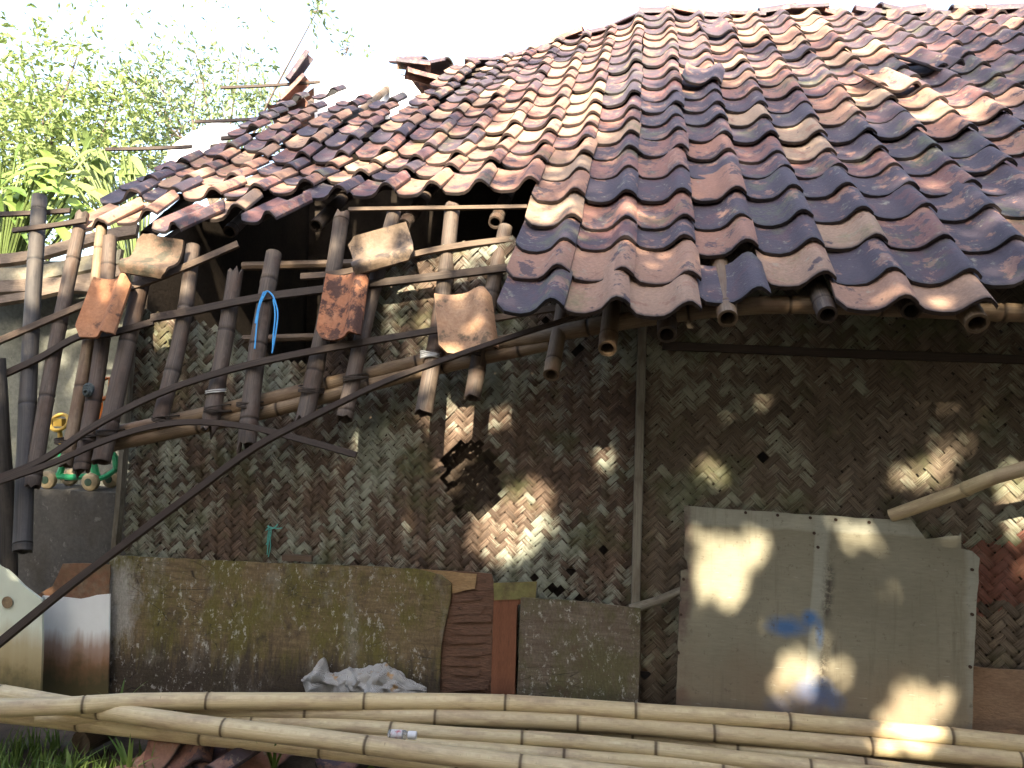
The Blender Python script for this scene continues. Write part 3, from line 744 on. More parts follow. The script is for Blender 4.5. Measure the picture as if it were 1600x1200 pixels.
def m_plywood(name, c0, c1, moss, dark, zr, white=True):
    b = NB(name, .8); P = b.pos(); s = b.sep(P)
    g_ = b.noise(b.mapping(P, (3, 3, 26)), 2.2, 5, .65)
    v_ = b.noise(b.mapping(P, (26, 6, 2.2)), 1.3, 5, .7)
    c = b.mix(b.ramp(g_, (.3, 0), (.7, 1)), c0, c1)
    mm = b.ramp(b.noise(b.mapping(P, (4.2, 3, 2.6)), 1.3, 6, .72), (.42, 0), (.56, 1))
    c = b.mix(b.math('MULTIPLY', mm, .85), c, moss)
    low = b.math('ADD', b.math('MULTIPLY', b.math('SUBTRACT', zr, s[2]), 4.0), b.math('MULTIPLY', b.math('SUBTRACT', v_, .5), 2.2))
    c = b.mix(b.ramp(low, (.0, 0), (.55, .9)), c, dark)
    if isinstance(white, tuple):
        d = b.vmath('LENGTH', b.mapping(b.vmath('SUBTRACT', P, (white[0], 0, white[1])), (7, 0, 4.2))); d = b.math('ADD', d, b.math('MULTIPLY', b.math('SUBTRACT', b.noise(b.mapping(P, (9, 9, 5)), 2, 6, .75), .5), 1.8))
        c = b.mix(b.math('MULTIPLY', b.ramp(d, (.5, 1), (1.2, 0)), .85), c, (.36, .35, .32))
        rr_ = b.ramp(b.noise(b.mapping(b.vmath('ADD', P, (9, 1, 2)), (5, 5, 2.5)), 1.4, 5, .7), (.55, 0), (.66, 1)); c = b.mix(b.math('MULTIPLY', rr_, .6), c, (.20, .18, .14))
    if white:
        w_ = b.ramp(b.noise(b.mapping(P, (40, 20, 26)), 1, 5, .8), (.57, 0), (.62, 1)); wm = b.ramp(b.noise(P, 3.1, 4), (.40, 0), (.52, 1))
        c = b.mix(b.math('MULTIPLY', b.math('MULTIPLY', w_, wm), .8), c, (.42, .41, .36))
    fine = b.noise(b.mapping(P, (120, 60, 60)), 1, 4, .7)
    c = b.mix(.55, c, b.ramp(fine, (.25, .25), (.75, .75)), 'OVERLAY')
    cr = b.ramp(b.vor(b.mapping(P, (2.4, 2, 14)), 2.4, 'DISTANCE_TO_EDGE'), (.0, 1), (.022, 0)); cr = b.math('MULTIPLY', cr, b.ramp(b.noise(P, 2.2), (.47, 0), (.56, 1)))
    bl_ = b.ramp(b.noise(b.mapping(b.vmath('ADD', P, (3, 2, 7)), (6, 5, 5)), 1.5, 6, .75), (.55, 0), (.66, .75)); c = b.mix(bl_, c, dark)
    c = b.mix(b.math('MULTIPLY', cr, .9), c, (.015, .012, .009))
    b.bump(b.math('SUBTRACT', b.math('ADD', g_, fine), cr), .6, .006)
    return b.done(c)
M_PLY = m_plywood('mossy_plywood', (.11, .08, .042), (.20, .15, .08), (.11, .10, .022), (.056, .042, .030), .34, (wxz(205, 930)))
M_PLY2 = m_plywood('grey_plywood', (.10, .075, .052), (.19, .155, .115), (.10, .094, .042), (.10, .066, .044), .22)
o = board('plywood_board', [(171, 868), (300, 874), (430, 880), (560, 884), (650, 889), (690, 899), (705, 912), (704, 935), (693, 985), (689, 1010), (688, 1084), (169, 1088)], pl_(3.13, .12), .012, M_PLY, .004)
tag(o, 'long mossy green and brown plywood board standing against the woven wall', 'board')
M_DEL = m_noisy('delaminated_ply', (.075, .04, .025), (.15, .085, .055), (.10, .06, .04), scale=7, fine=30, bump=1.0, stretch=(1, 1, 5), spots=((.03, .02, .014), 10))
dpar = board('delaminated_board', [(640, 889), (700, 892), (768, 897), (774, 925), (775, 1000), (772, 1084), (650, 1086)], pl_(3.155, .12), .012, M_DEL, .006)
tag(dpar, 'rotten reddish brown plywood with peeling layers at the right end of the mossy board', 'board')
M_TAN = m_noisy('raw_veneer', (.24, .15, .07), (.34, .23, .115), scale=8, fine=60, stretch=(1, 1, 4))
def piece(name, px, plane, thk, mat, parent, jag=.004):
    q = board(name, px, plane, thk, mat, jag, 5000); q.parent = parent; return q
piece('veneer_layer', [(655, 889), (705, 893), (745, 897), (742, 920), (700, 928), (704, 912), (690, 899)], pl_(3.147, .12), .006, M_TAN, dpar)
for k in range(9):
    y = 930 + k * 17; x0 = 694 + rng.uniform(-4, 20); x1 = 770 - rng.uniform(0, 26); h = rng.uniform(6, 13)
    piece('peeling_layer', [(x0, y), ((x0 + x1) / 2, y + rng.uniform(-5, 3)), (x1, y + rng.uniform(-3, 4)), (x1 - rng.uniform(0, 12), y + h), (x0 + rng.uniform(0, 9), y + h + rng.uniform(-2, 4))], pl_(3.148 - .002 * (k % 3), .12 + .004 * (k % 2)), .004, M_DEL, dpar, .006)
M_RED = m_noisy('red_brown_wood', (.15, .062, .032), (.20, .085, .045), scale=5, fine=70, bump=.25, stretch=(6, 1, .6))
o = board('wooden_plank', [(772, 912), (838, 910), (836, 940), (808, 945), (806, 1086), (768, 1086)], pl_(3.15, .10), .025, M_RED, .002); tag(o, 'narrow red brown wooden plank standing between the two plywood boards', 'plank')
piece('mossy_end', [(771, 911), (838.5, 909), (837, 936), (772, 938)], pl_(3.146, .10), .004, m_noisy('moss_wood', (.15, .12, .05), (.17, .16, .06), (.10, .07, .04), scale=9), o, .002)
o = board('plywood_square', [(814, 934), (900, 939), (1001, 951), (1000, 1000), (997, 1088), (808, 1088)], pl_(3.135, .10), .012, M_PLY2, .003); tag(o, 'short square grey brown plywood sheet left of the thin post', 'board')

def m_panel():
    b = NB('fibre_panel', .6); P = b.pos(); s = b.sep(P)
    n = b.noise(P, 2.2, 5, .6); c = b.ramp(n, (.3, (.180, .168, .118)), (.7, (.245, .232, .168)))
    pale = (.31, .315, .255)
    wob = b.math('MULTIPLY', b.math('SUBTRACT', b.noise(P, 12, 4), .5), .03)
    zt = wxz(1300, 832, 3.22)[1]
    c = b.mix(b.math('MULTIPLY', b.ramp(b.math('ADD', b.math('SUBTRACT', s[2], zt), wob), (.0, 0), (.012, 1)), .75), c, pale)
    xa, za = wxz(1278, 830, 3.2); xb, zb = wxz(1255, 1090, 3.2); k = (xb - xa) / (zb - za)
    xx = b.math('ADD', b.math('SUBTRACT', s[0], b.math('MULTIPLY', b.math('SUBTRACT', s[2], za), k)), b.math('MULTIPLY', wob, .4))
    band = b.math('MULTIPLY', b.ramp(b.math('SUBTRACT', xx, xa - .01), (0, 0), (.006, 1)), b.ramp(b.math('SUBTRACT', xa + .055, xx), (0, 0), (.02, 1)))
    c = b.mix(b.math('MULTIPLY', band, .8), c, pale)
    xr = wxz(1502, 1000, 3.2)[0]
    c = b.mix(b.math('MULTIPLY', b.ramp(b.math('ADD', b.math('SUBTRACT', s[0], xr), wob), (0, 0), (.02, 1)), .75), c, pale)
    xl_ = wxz(1082, 1000, 3.2)[0]
    stain = b.math('MULTIPLY', b.ramp(b.math('SUBTRACT', xl_, b.math('ADD', s[0], wob)), (-.02, 0), (.03, 1)), b.ramp(b.noise(P, 9, 4), (.42, 0), (.6, .9)))
    c = b.mix(stain, c, (.11, .075, .06))
    # black mould along the seam, blue spray
    seam = b.math('MULTIPLY', b.ramp(b.math('ABSOLUTE', b.math('SUBTRACT', xx, xa + .055)), (0, 1), (.03, 0)), b.ramp(b.noise(P, 22, 6, .8), (.44, 0), (.52, 1)))
    seam = b.math('MULTIPLY', seam, b.ramp(b.noise(P, 4, 2), (.45, .2), (.6, 1)))
    c = b.mix(b.math('MULTIPLY', seam, .85), c, (.035, .03, .025))
    for (px, py, rx, ry, a) in ((1228, 976, 38, 20, .75), (1264, 962, 16, 16, .8), (1268, 1078, 42, 30, .95), (1300, 1088, 20, 20, .7), (1215, 1095, 30, 20, .5), (1278, 985, 8, 30, .6)):
        cc = atY(px, py, 3.2); d = b.vmath('LENGTH', b.mapping(b.vmath('SUBTRACT', P, tuple(cc)), (375 / rx, 0, 375 / ry)))
        d = b.math('ADD', d, b.math('MULTIPLY', b.math('SUBTRACT', b.noise(P, 14, 4, .7), .5), .7))
        c = b.mix(b.math('MULTIPLY', b.ramp(d, (.25, 1), (1.0, 0)), a), c, (.018, .13, .36))
    f = b.noise(b.mapping(P, (20, 20, 140)), 1, 4, .7); c = b.mix(.3, c, b.ramp(f, (.25, .3), (.75, .7)), 'OVERLAY')
    sp = b.ramp(b.noise(P, 85, 4, .7), (.70, 0), (.74, 1)); c = b.mix(b.math('MULTIPLY', sp, .7), c, (.05, .045, .04))
    low = b.ramp(b.math('ADD', s[2], b.math('MULTIPLY', b.noise(P, 5, 4), .5)), (.45, .7), (.8, 0)); c = b.mix(low, c, (.18, .125, .08))
    drip = b.ramp(b.noise(b.mapping(P, (22, 4, 1.6)), 1, 5, .75), (.54, 0), (.70, .55)); c = b.mix(drip, c, (.13, .115, .08))
    scr = b.ramp(b.noise(b.mapping(P, (12, 4, 90), rot=(0, .5, 0)), 1, 3, .6), (.70, 0), (.73, .6)); c = b.mix(scr, c, (.34, .33, .28))
    gr = b.ramp(b.noise(P, 38, 5, .75), (.60, 0), (.68, .6)); c = b.mix(gr, c, (.10, .085, .06))
    b.bump(f, .2, .003); return b.done(c)
o = board('fibreboard_panel', [(1069, 790), (1161, 797), (1262, 804), (1360, 810), (1424, 813), (1435, 827), (1446, 842), (1499, 837), (1502, 832), (1502, 857), (1519, 861), (1531, 872), (1525, 967), (1521, 1042), (1517, 1140), (1056, 1102), (1060, 990), (1062, 941), (1066, 936), (1062, 930), (1064, 892), (1075, 889), (1073, 876), (1069, 870), (1070, 836)], pl_(3.12, .09), .010, m_panel(), .004)
tag(o, 'large pale fibreboard sheet with blue spray stains and a torn top corner', 'panel')
nail = Geo()
for (x, y) in ((1165, 801), (1215, 805), (1266, 809), (1306, 812), (1358, 816), (1272, 833), (1278, 855), (1068, 905), (1064, 960), (1060, 1020), (1519, 890), (1519, 960), (1516, 1042)):
    p = atPl(x, y, *pl_(3.117, .09)); nail.tube([p + Vector((0, .004, 0)), p + Vector((0, -.004, 0))], .006, 8)
q = nail.build('nail', m_plain('rust', (.05, .03, .02), .8)); q.parent = o
M_BRD = m_noisy('brown_board', (.20, .125, .075), (.28, .19, .12), scale=4, fine=50, stretch=(1, 1, 3))
o = board('brown_board', [(1512, 1040), (1560, 1046), (1720, 1054), (1720, 1090), (1510, 1090)], pl_(3.20, .06), .012, M_BRD); tag(o, 'low brown board at the right edge behind the fibreboard sheet', 'board')
# bottom left: white sheets
def m_white(name, z0, z1, rust, base=(.80, .84, .84)):
    b = NB(name, .45); P = b.pos(); s = b.sep(P); n = b.noise(P, 5, 5, .65); v_ = b.noise(b.mapping(P, (16, 5, 1.5)), 1, 4)
    c = b.ramp(n, (.3, tuple(x * .88 for x in base)), (.7, base))
    h = b.math('ADD', s[2], b.math('MULTIPLY', b.math('SUBTRACT', v_, .5), .16))
    c = b.mix(b.ramp(b.math('DIVIDE', b.math('SUBTRACT', h, z0), z1 - z0), (0, .95), (.55, .75), (1, 0)), c, rust)
    dk = b.ramp(b.math('ADD', h, b.math('MULTIPLY', b.noise(P, 14, 5, .7), .25)), (z0 * .4 + .14, .9), (z0 * .4 + .28, 0)); c = b.mix(dk, c, (.09, .085, .04))
    b.bump(n, .15, .005); return b.done(c)
zA = wxz(100, 1040, 3.1)[1]; zB = wxz(100, 985, 3.1)[1]
o = board('white_sheet', [(66, 931), (90, 932), (125, 936), (150, 930), (172, 928), (169, 1096), (64, 1085)], pl_(3.10, .05), .006, m_white('stained_white', zA, zB, (.26, .115, .04)), .003); tag(o, 'white plastic sheet with an orange rust stained lower half', 'sheet')
zA = wxz(30, 1060, 2.9)[1]; zB = wxz(30, 980, 2.9)[1]
o = board('cream_board', [(-90, 880), (-20, 872), (0, 882), (15, 894), (36, 915), (65, 937), (66, 1000), (64, 1085), (-90, 1090)], pl_(2.93, .05), .012, m_white('cream_white', zA, zB, (.36, .27, .12), (.66, .72, .60)), .002); tag(o, 'cream white panel with a curved cut edge at the left frame edge', 'panel')
G = Geo(); pc = atPl(12, 941, *pl_(2.926, .05)); G.tube([pc, pc + Vector((0, -.004, 0))], .026, 20); q = G.build('round_recess', m_noisy('bare_fibre', (.20, .14, .08), (.27, .20, .12), scale=20)); q.parent = o
o = board('rusty_sheet', [(98, 881), (130, 880), (172, 883), (171, 960), (60, 950), (58, 930), (82, 916)], pl_(3.14, .05), .006, m_noisy('rust_moss', (.15, .13, .075), (.20, .105, .06), (.22, .19, .13), scale=7, fine=40), .004, 955); tag(o, 'mottled rusty sheet standing behind the white plastic sheet', 'sheet')
# small sticks on the wall
tag(bam_mesh('short_stick', [atY(985, 952, 3.235), atY(1030, 938, 3.225), atY(1070, 920, 3.235)], .020, .016, [], mat=M_POST, hollow=(False, False)), 'short greenish stick wedged between the post and the fibreboard sheet', 'stick')
pp = [atY(1392, 806, 3.225), atY(1500, 768, 3.10), atY(1600, 732, 2.98), Vector((2.6, 2.86, atY(1600, 732, 2.98).z + .36 * (2.6 - atY(1600, 732, 2.98).x)))]
tag(bam_mesh('leaning_pole', pp, .026, .024, even_nodes(plen(pp), .34, .30), mat=M_BAM), 'thin pale bamboo pole slanting across the wall above the fibreboard sheet', 'pole')
tag(lath('wood_offcut', [atY(442, 871, 3.25), atY(488, 873, 3.25)], .028, .02, M_LATHP, nrm=Vector((0, -1, 0))), 'small wood offcut resting on top of the long mossy board', 'offcut')

# ------------------------------------------------------------------ bamboo pile
POLES = [
 ([(-140, 1112), (100, 1103), (230, 1096), (600, 1096), (800, 1099), (1000, 1112), (1200, 1125), (1390, 1141), (1600, 1163), (1760, 1180)], .240, .033, .031, 'pale bamboo pole at the back of the pile, nearest the wall'),
 ([(-140, 1100), (40, 1104), (380, 1111), (731, 1122), (949, 1132), (1162, 1150), (1375, 1168), (1600, 1189), (1760, 1206)], .190, .030, .032, 'bamboo pole second from the wall in the pile'),
 ([(-100, 1112), (200, 1116), (500, 1122), (662, 1131), (824, 1140), (988, 1153), (1180, 1173), (1420, 1203), (1750, 1246)], .140, .022, .023, 'thin bamboo pole with dark nodes in the middle of the pile'),
 ([(60, 1120), (407, 1128), (566, 1137), (725, 1149), (886, 1158), (1054, 1175), (1300, 1203), (1500, 1225), (1750, 1252)], .155, .028, .029, 'bamboo pole in the pile that the small bottle lies on'),
 ([(-140, 1072), (0, 1084), (117, 1104), (303, 1131), (480, 1152), (686, 1179), (860, 1199), (1100, 1228)], .205, .034, .032, 'bamboo pole crossing over the others from the left edge'),
 ([(-140, 1104), (0, 1116), (111, 1128), (300, 1149), (450, 1164), (700, 1197), (900, 1222)], .130, .032, .030, 'lowest front bamboo pole just above the grass'),
 ([(480, 1146), (560, 1152), (718, 1168), (931, 1186), (1141, 1201), (1400, 1228)], .120, .027, .027, 'short bamboo pole tucked under the front of the pile'),
]
piles = []
for i, (px, z, r0, r1, lab) in enumerate(POLES):
    pts = [atZ(x, y, z) for x, y in px]; T = plen(pts)
    nd = even_nodes(T, .54 if i != 2 else .44)
    o = bam_mesh('bamboo_pole', pts, r0, r1, nd, seg=18, mat=M_BAM, bulge=.06, ringdark=.85); tag(o, lab, 'bamboo pole', 'fresh bamboo poles piled along the wall'); piles.append((o, pts))
# short logs under the pile
for k, (X, Y) in enumerate(((-2.1, 2.86), (-.6, 2.9), (.75, 2.95))):
    A = Vector((X - .03, Y - .16, .048)); B = Vector((X + .03, Y + .22, .048))
    tag(bam_mesh('support_log', [A, (A + B) / 2, B], .046, .044, [], mat=M_OLD, hollow=(False, False)), ['old log under the left end of the bamboo pile', 'old log under the middle of the bamboo pile', 'old log under the right end of the bamboo pile'][k], 'log')

# bottle -------------------------------------------------------------------
def lathe(G, axis0, axis, prof, seg=20):
    a = axis.orthogonal().normalized(); b = axis.cross(a); b0 = len(G.V)
    for (s, r) in prof:
        for q in range(seg):
            th = 2 * math.pi * q / seg; G.V.append(axis0 + axis * s + (a * math.cos(th) + b * math.sin(th)) * r)
    for k in range(len(prof) - 1):
        for q in range(seg):
            q2 = (q + 1) % seg; G.F.append([b0 + k * seg + q, b0 + k * seg + q2, b0 + (k + 1) * seg + q2, b0 + (k + 1) * seg + q])
    G.F.append([b0 + q for q in range(seg)][::-1]); G.F.append([b0 + (len(prof) - 1) * seg + q for q in range(seg)])
bp = atZ(606, 1147, .205); bq = atZ(651, 1149, .205); ax = (bq - bp).normalized(); bl = (bq - bp).length
bt = empty('plastic_bottle', bp); tag(bt, 'small clear plastic bottle with a white cap lying on the bamboo poles', 'bottle')
mg = bpy.data.materials.new('clear_plastic'); mg.use_nodes = True; pb = mg.node_tree.nodes['Principled BSDF']; pb.inputs['Base Color'].default_value = (.75, .78, .78, 1); pb.inputs['Roughness'].default_value = .12; pb.inputs['Transmission Weight'].default_value = .75; pb.inputs['IOR'].default_value = 1.3
def bpart(name, prof, mat):
    G = Geo(); lathe(G, Vector((0, 0, 0)), ax, prof); o = G.build(name, mat, bt); return o
bpart('body', [(0, .010), (.004, .0165), (bl * .60, .0165), (bl * .68, .011), (bl * .74, .009)], mg)
bpart('cap', [(bl * .70, .0135), (bl * .72, .0145), (bl * .98, .0145), (bl, .012)], m_plain('white_cap', (.75, .76, .76), .4, .1))
bpart('label_band', [(bl * .12, .0170), (bl * .5, .0170)], m_noisy('bottle_label', (.62, .60, .60), (.60, .58, .58), (.5, .12, .12), scale=60, fine=200, bump=0, rough=.5))

# sack -----------------------------------------------------------------------
def m_sack():
    b = NB('woven_plastic_sack', .45); P = b.pos()
    wv = b.n.new('ShaderNodeTexWave'); wv.inputs['Scale'].default_value = 110; b.L(b.mapping(P, (1, 1, 1), rot=(0, .9, 0)), wv.inputs['Vector'])
    w2 = b.n.new('ShaderNodeTexWave'); w2.inputs['Scale'].default_value = 110; b.L(b.mapping(P, (1, 1, 1), rot=(0, -.7, 0)), w2.inputs['Vector'])
    k = b.math('MULTIPLY', wv.outputs['Fac'], w2.outputs['Fac'])
    c = b.mix(b.ramp(k, (.05, 0), (.4, 1)), (.26, .25, .23), (.62, .61, .57))
    st = b.ramp(b.noise(P, 11, 3), (.60, 0), (.66, 1)); c = b.mix(b.math('MULTIPLY', st, .8), c, (.40, .22, .06))
    b.bump(k, .5, .004); return b.done(c)
sk_c = atZ(560, 1078, .22) + Vector((0, .06, 0)); V = []; F = []; nu, nv = 90, 48
for i in range(nu + 1):
    u = i / nu
    for j in range(nv):
        th = 2 * math.pi * j / nv; x = (u - .5) * .54
        env = .030 + .060 * math.exp(-((u - .66) / .16) ** 2) + .022 * math.exp(-((u - .40) / .10) ** 2) + .075 * math.exp(-((u - .13) / .045) ** 2)
        r = env * (math.sin(math.pi * min(1, max(0, u))) ** .35) + .003
        q = Vector((u * 7, math.cos(th) * 1.2, math.sin(th) * 1.2))
        nz = (abs(mnoise.noise(q)) - .25) * .7 + (abs(mnoise.noise(q * 2.2)) - .25) * .32 + abs(mnoise.noise(q * 5)) * .06
        V.append(sk_c + Vector((x + .015 * mnoise.noise(q * 2), math.cos(th) * r * 1.3 * (1 + nz), math.sin(th) * r * (1 + nz))))
for i in range(nu):
    for j in range(nv):
        j2 = (j + 1) % nv; F.append([i * nv + j, i * nv + j2, (i + 1) * nv + j2, (i + 1) * nv + j])
def sackdrop(v):        # the lower half slumps down to the ground
    if v.z > sk_c.z - .01: return v
    t = min(1, (sk_c.z - .01 - v.z) / .03); return Vector((v.x, v.y, v.z * (1 - t) + (.004 + .01 * abs(mnoise.noise(v * 30))) * t))
V = [sackdrop(v) for v in V]
o = mesh('crumpled_sack', V, F, m_sack(), ang=45); tag(o, 'crumpled grey woven plastic sack behind the bamboo pile', 'sack')
G = Geo(); yp = [atZ(648, 1081, .19), atZ(656, 1075, .20), atZ(663, 1070, .205), atZ(670, 1068, .20)]
G.tube([p + Vector((0, .05, 0)) for p in yp], [.008, .014, .016, .010], 10); G.tube([yp[0] + Vector((0, .05, 0)), yp[0] + Vector((-.01, .06, -.19))], .006, 6)
tag(G.build('yellow_tube', m_plain('yellow_plastic', (.55, .40, .04), .4)), 'small yellow plastic scrap at the right end of the sack', 'scrap')

# ------------------------------------------------------------------ left end: walls, toy, rubble
M_PLAST = m_noisy('mossy_plaster', (.10, .105, .085), (.17, .175, .145), (.13, .135, .09), scale=3, fine=40, bump=.4, spots=((.05, .06, .035), 5))
M_CONC = m_noisy('dark_concrete', (.06, .058, .052), (.10, .095, .085), (.075, .065, .05), scale=3, fine=50, bump=.4, spots=((.20, .19, .17), 16))
lw = atY(120, 767, 3.52).z
G = Geo(); G.box((-3.42, 3.62, (lw + .0) / 2), 1.94, .20, lw); o = G.build('low_wall', M_CONC, smooth=False); tag(o, 'dark low concrete wall left of the hut with a green toy on top', 'wall')
zt = atY(60, 408, 4.6).z
G = Geo(); G.box((-5.6, 4.66, zt / 2), 6.2, .12, zt); o = G.build('plaster_wall', M_PLAST, smooth=False); tag(o, 'grey mossy plastered wall behind the charred rafters at the left', 'wall')
# collapsed weathered boards lying on that wall
MW = m_noisy('weathered_wood', (.07, .05, .035), (.15, .115, .085), (.10, .075, .055), scale=6, fine=50, bump=.8, stretch=(1, 1, 6))
for k, (pts, wd, lab) in enumerate((
    ([(-60, 410), (40, 402), (150, 372), (215, 360)], .10, 'weathered board on the left wall, topmost of the heap'),
    ([(-60, 428), (30, 432), (110, 418), (190, 402)], .14, 'broad mossy weathered board across the middle of the left heap'),
    ([(-60, 452), (60, 446), (130, 440), (200, 420)], .11, 'dark weathered board lying below the mossy one on the left heap'),
    ([(0, 470), (50, 462), (110, 450), (170, 455)], .07, 'thin weathered strip at the bottom of the left heap'))):
    tag(lath('weathered_board', [atY(x, y, 4.48 - .05 * k + .02 * i) for i, (x, y) in enumerate(pts)], wd, .03, [MW, m_noisy('mossy_board', (.14, .12, .08), (.19, .17, .12), (.11, .10, .06), scale=6), MW, MW][k], nrm=Vector((0, -1, .5))), lab, 'board', 'weathered boards heaped on the left wall')
tag(bam_mesh('shaded_post', [Vector((atY(14, 905, 3.0).x, 3.0, 0)), atY(13, 820, 3.0), atY(6, 740, 3.0), atY(-4, 560, 3.0)], .042, .032, [], mat=M_CHAR_SHADE, hollow=(False, True)), 'post at the far left edge, coloured dark as if in shadow', 'post')  # near-black colour paints in the shadow this post stands in
# toy
toy = empty('toy_ride_on', (atY(110, 762, 3.56).x, 3.56, lw)); tag(toy, 'green and orange plastic ride on toy with cream wheels on the low wall', 'toy')
MG = m_plain('green_plastic', (.03, .27, .12), .35, .2, 15); MO = m_plain('orange_plastic', (.50, .16, .035), .4, .2, 15); MC = m_plain('cream_rubber', (.32, .26, .16), .6, .4, 30); MY = m_plain('toy_yellow', (.45, .30, .06), .45)
def tp(G, name, mat): o = G.build(name, mat); o.parent = toy; o.matrix_parent_inverse = Matrix.Translation(-toy.location); return o
for (px, py, dy) in ((75, 751, 0), (142, 751, 0), (80, 748, .13), (147, 748, .13)):
    c = atY(px, py, 3.54); c.y += dy; c.z = lw + .047; r_ = .047
    G = Geo(); lathe(G, c - Vector((0, .02, 0)), Vector((0, 1, 0)), [(0, r_ * .55), (.002, r_ * .8), (.008, r_ * .97), (.02, r_), (.032, r_ * .97), (.038, r_ * .8), (.04, r_ * .55)], 24)
    wo = tp(G, 'wheel', MC)
    G = Geo(); lathe(G, c - Vector((0, .026, 0)), Vector((0, 1, 0)), [(0, r_ * .25), (.003, r_ * .42), (.012, r_ * .42)], 16); h = G.build('hub', m_plain('hub_dark', (.05, .09, .06), .5)); h.parent = wo
G = Geo(); T = lambda x, y, Y=3.56: atY(x, y, Y)
G.tube([T(70, 742), T(110, 746), T(150, 744)], .016, 8); G.tube([T(70, 742, 3.66), T(110, 746, 3.66), T(150, 744, 3.66)], .016, 8)
G.tube([T(140, 705), T(146, 725), T(152, 748)], .02, 8); G.tube([T(150, 750), T(166, 744), T(182, 733)], .014, 8); G.tube([T(92, 742), T(100, 725), T(112, 712)], .016, 8)
G.tube([T(170, 700), T(180, 715), T(182, 733)], .016, 8)
tp(G, 'frame', MG)
G = Geo(); G.box(T(132, 715, 3.61), .20, .14, .035, Matrix.Rotation(.1, 3, 'Y')); tp(G, 'seat', MG)
G = Geo(); G.tube([T(147, 668), T(146, 630), T(146, 600), T(160, 592), T(174, 590), T(172, 625), T(166, 668)], .014, 8); G.tube([T(146, 628), T(172, 620)], .012, 8); G.tube([T(158, 592), T(157, 668)], .011, 8); G.tube([T(150, 668), T(150, 712)], .014, 8)
tp(G, 'back_frame', MO)
G = Geo(); cw = T(93, 660); G.tube([cw + Vector((math.cos(t) * .05, .02 * math.sin(t), math.sin(t) * .04)) for t in [2 * math.pi * q / 20 for q in range(21)]], .010, 8, False); G.tube([cw + Vector((0, 0, -.03)), T(98, 720)], .012, 8); G.box(cw, .05, .03, .04); tp(G, 'steering_wheel', MY)

# broken tiles and litter on the ground under the pile
for (px, py, rot, kind, lab, br, tl) in ((270, 1190, .4, .55, 'broken orange brown tile in the shade under the left poles', .19, .9), (330, 1196, -.5, .3, 'dark broken tile beside the orange brown one under the poles', .22, .5), (405, 1192, 1.0, .6, 'reddish tile fragment standing on edge beneath the crossing poles', .2, 1.1), (535, 1200, .2, .4, 'dull tile fragment at the bottom edge near the green weed', .16, .4), (232, 1201, 1.4, .7, 'small pale tile shard at the edge of the grass', .12, .3)):
    p = atZ(px, py, .03); me = tile_mesh(kind, rng.random(), br, 'broken_tile'); o = bpy.data.objects.new('broken_tile', me); link(o)
    o.matrix_world = Matrix.Translation(p) @ Matrix.Rotation(rot, 4, 'Z') @ Matrix.Rotation(tl * .6, 4, 'X') @ Matrix.Translation((-.1, -.05, 0)); tag(o, lab, 'tile shard', 'broken tiles under the bamboo pile')

# ------------------------------------------------------------------ white sheeting at the broken corner
M_WH = m_noisy('white_tarp', (.78, .79, .80), (.82, .82, .82), scale=3, fine=20, bump=.2, rough=.6)
def sheet3(name, px, Y0, dY, thk, label):
    pl = (Vector((-dY, 1, 0)), 0.0); p0 = atY(*px[0], Y0); c = pl[0].dot(p0); o = board(name, px, (pl[0], c), thk, M_WH, .006, 5000); return tag(o, label, 'sheet')
sheet3('white_sheeting', [(490, 98), (520, 88), (572, 90), (600, 108), (640, 122), (660, 150), (640, 200), (492, 215)], 6.75, .1, .02, 'white sheet showing in the gap of the broken ridge')
sheet3('white_sheeting', [(262, 232), (298, 206), (336, 190), (372, 196), (352, 226), (292, 262), (258, 262)], 5.9, .3, .02, 'smaller white sheet along the broken left edge of the roof')
# upended verge tiles
for (px, py, rz, ry, kd) in ((474, 108, .2, -1.0, 1), (462, 140, .1, -.8, 4), (450, 165, .0, -.5, 4)):
    p = atY(px, py, 6.35); o = bpy.data.objects.new('ridge_tile', RM[kd]); link(o)
    o.matrix_world = Matrix.Translation(p + Vector((-.1, 0, -.12))) @ Matrix.Rotation(rz, 4, 'Z') @ Matrix.Rotation(ry, 4, 'Y'); rp(o)

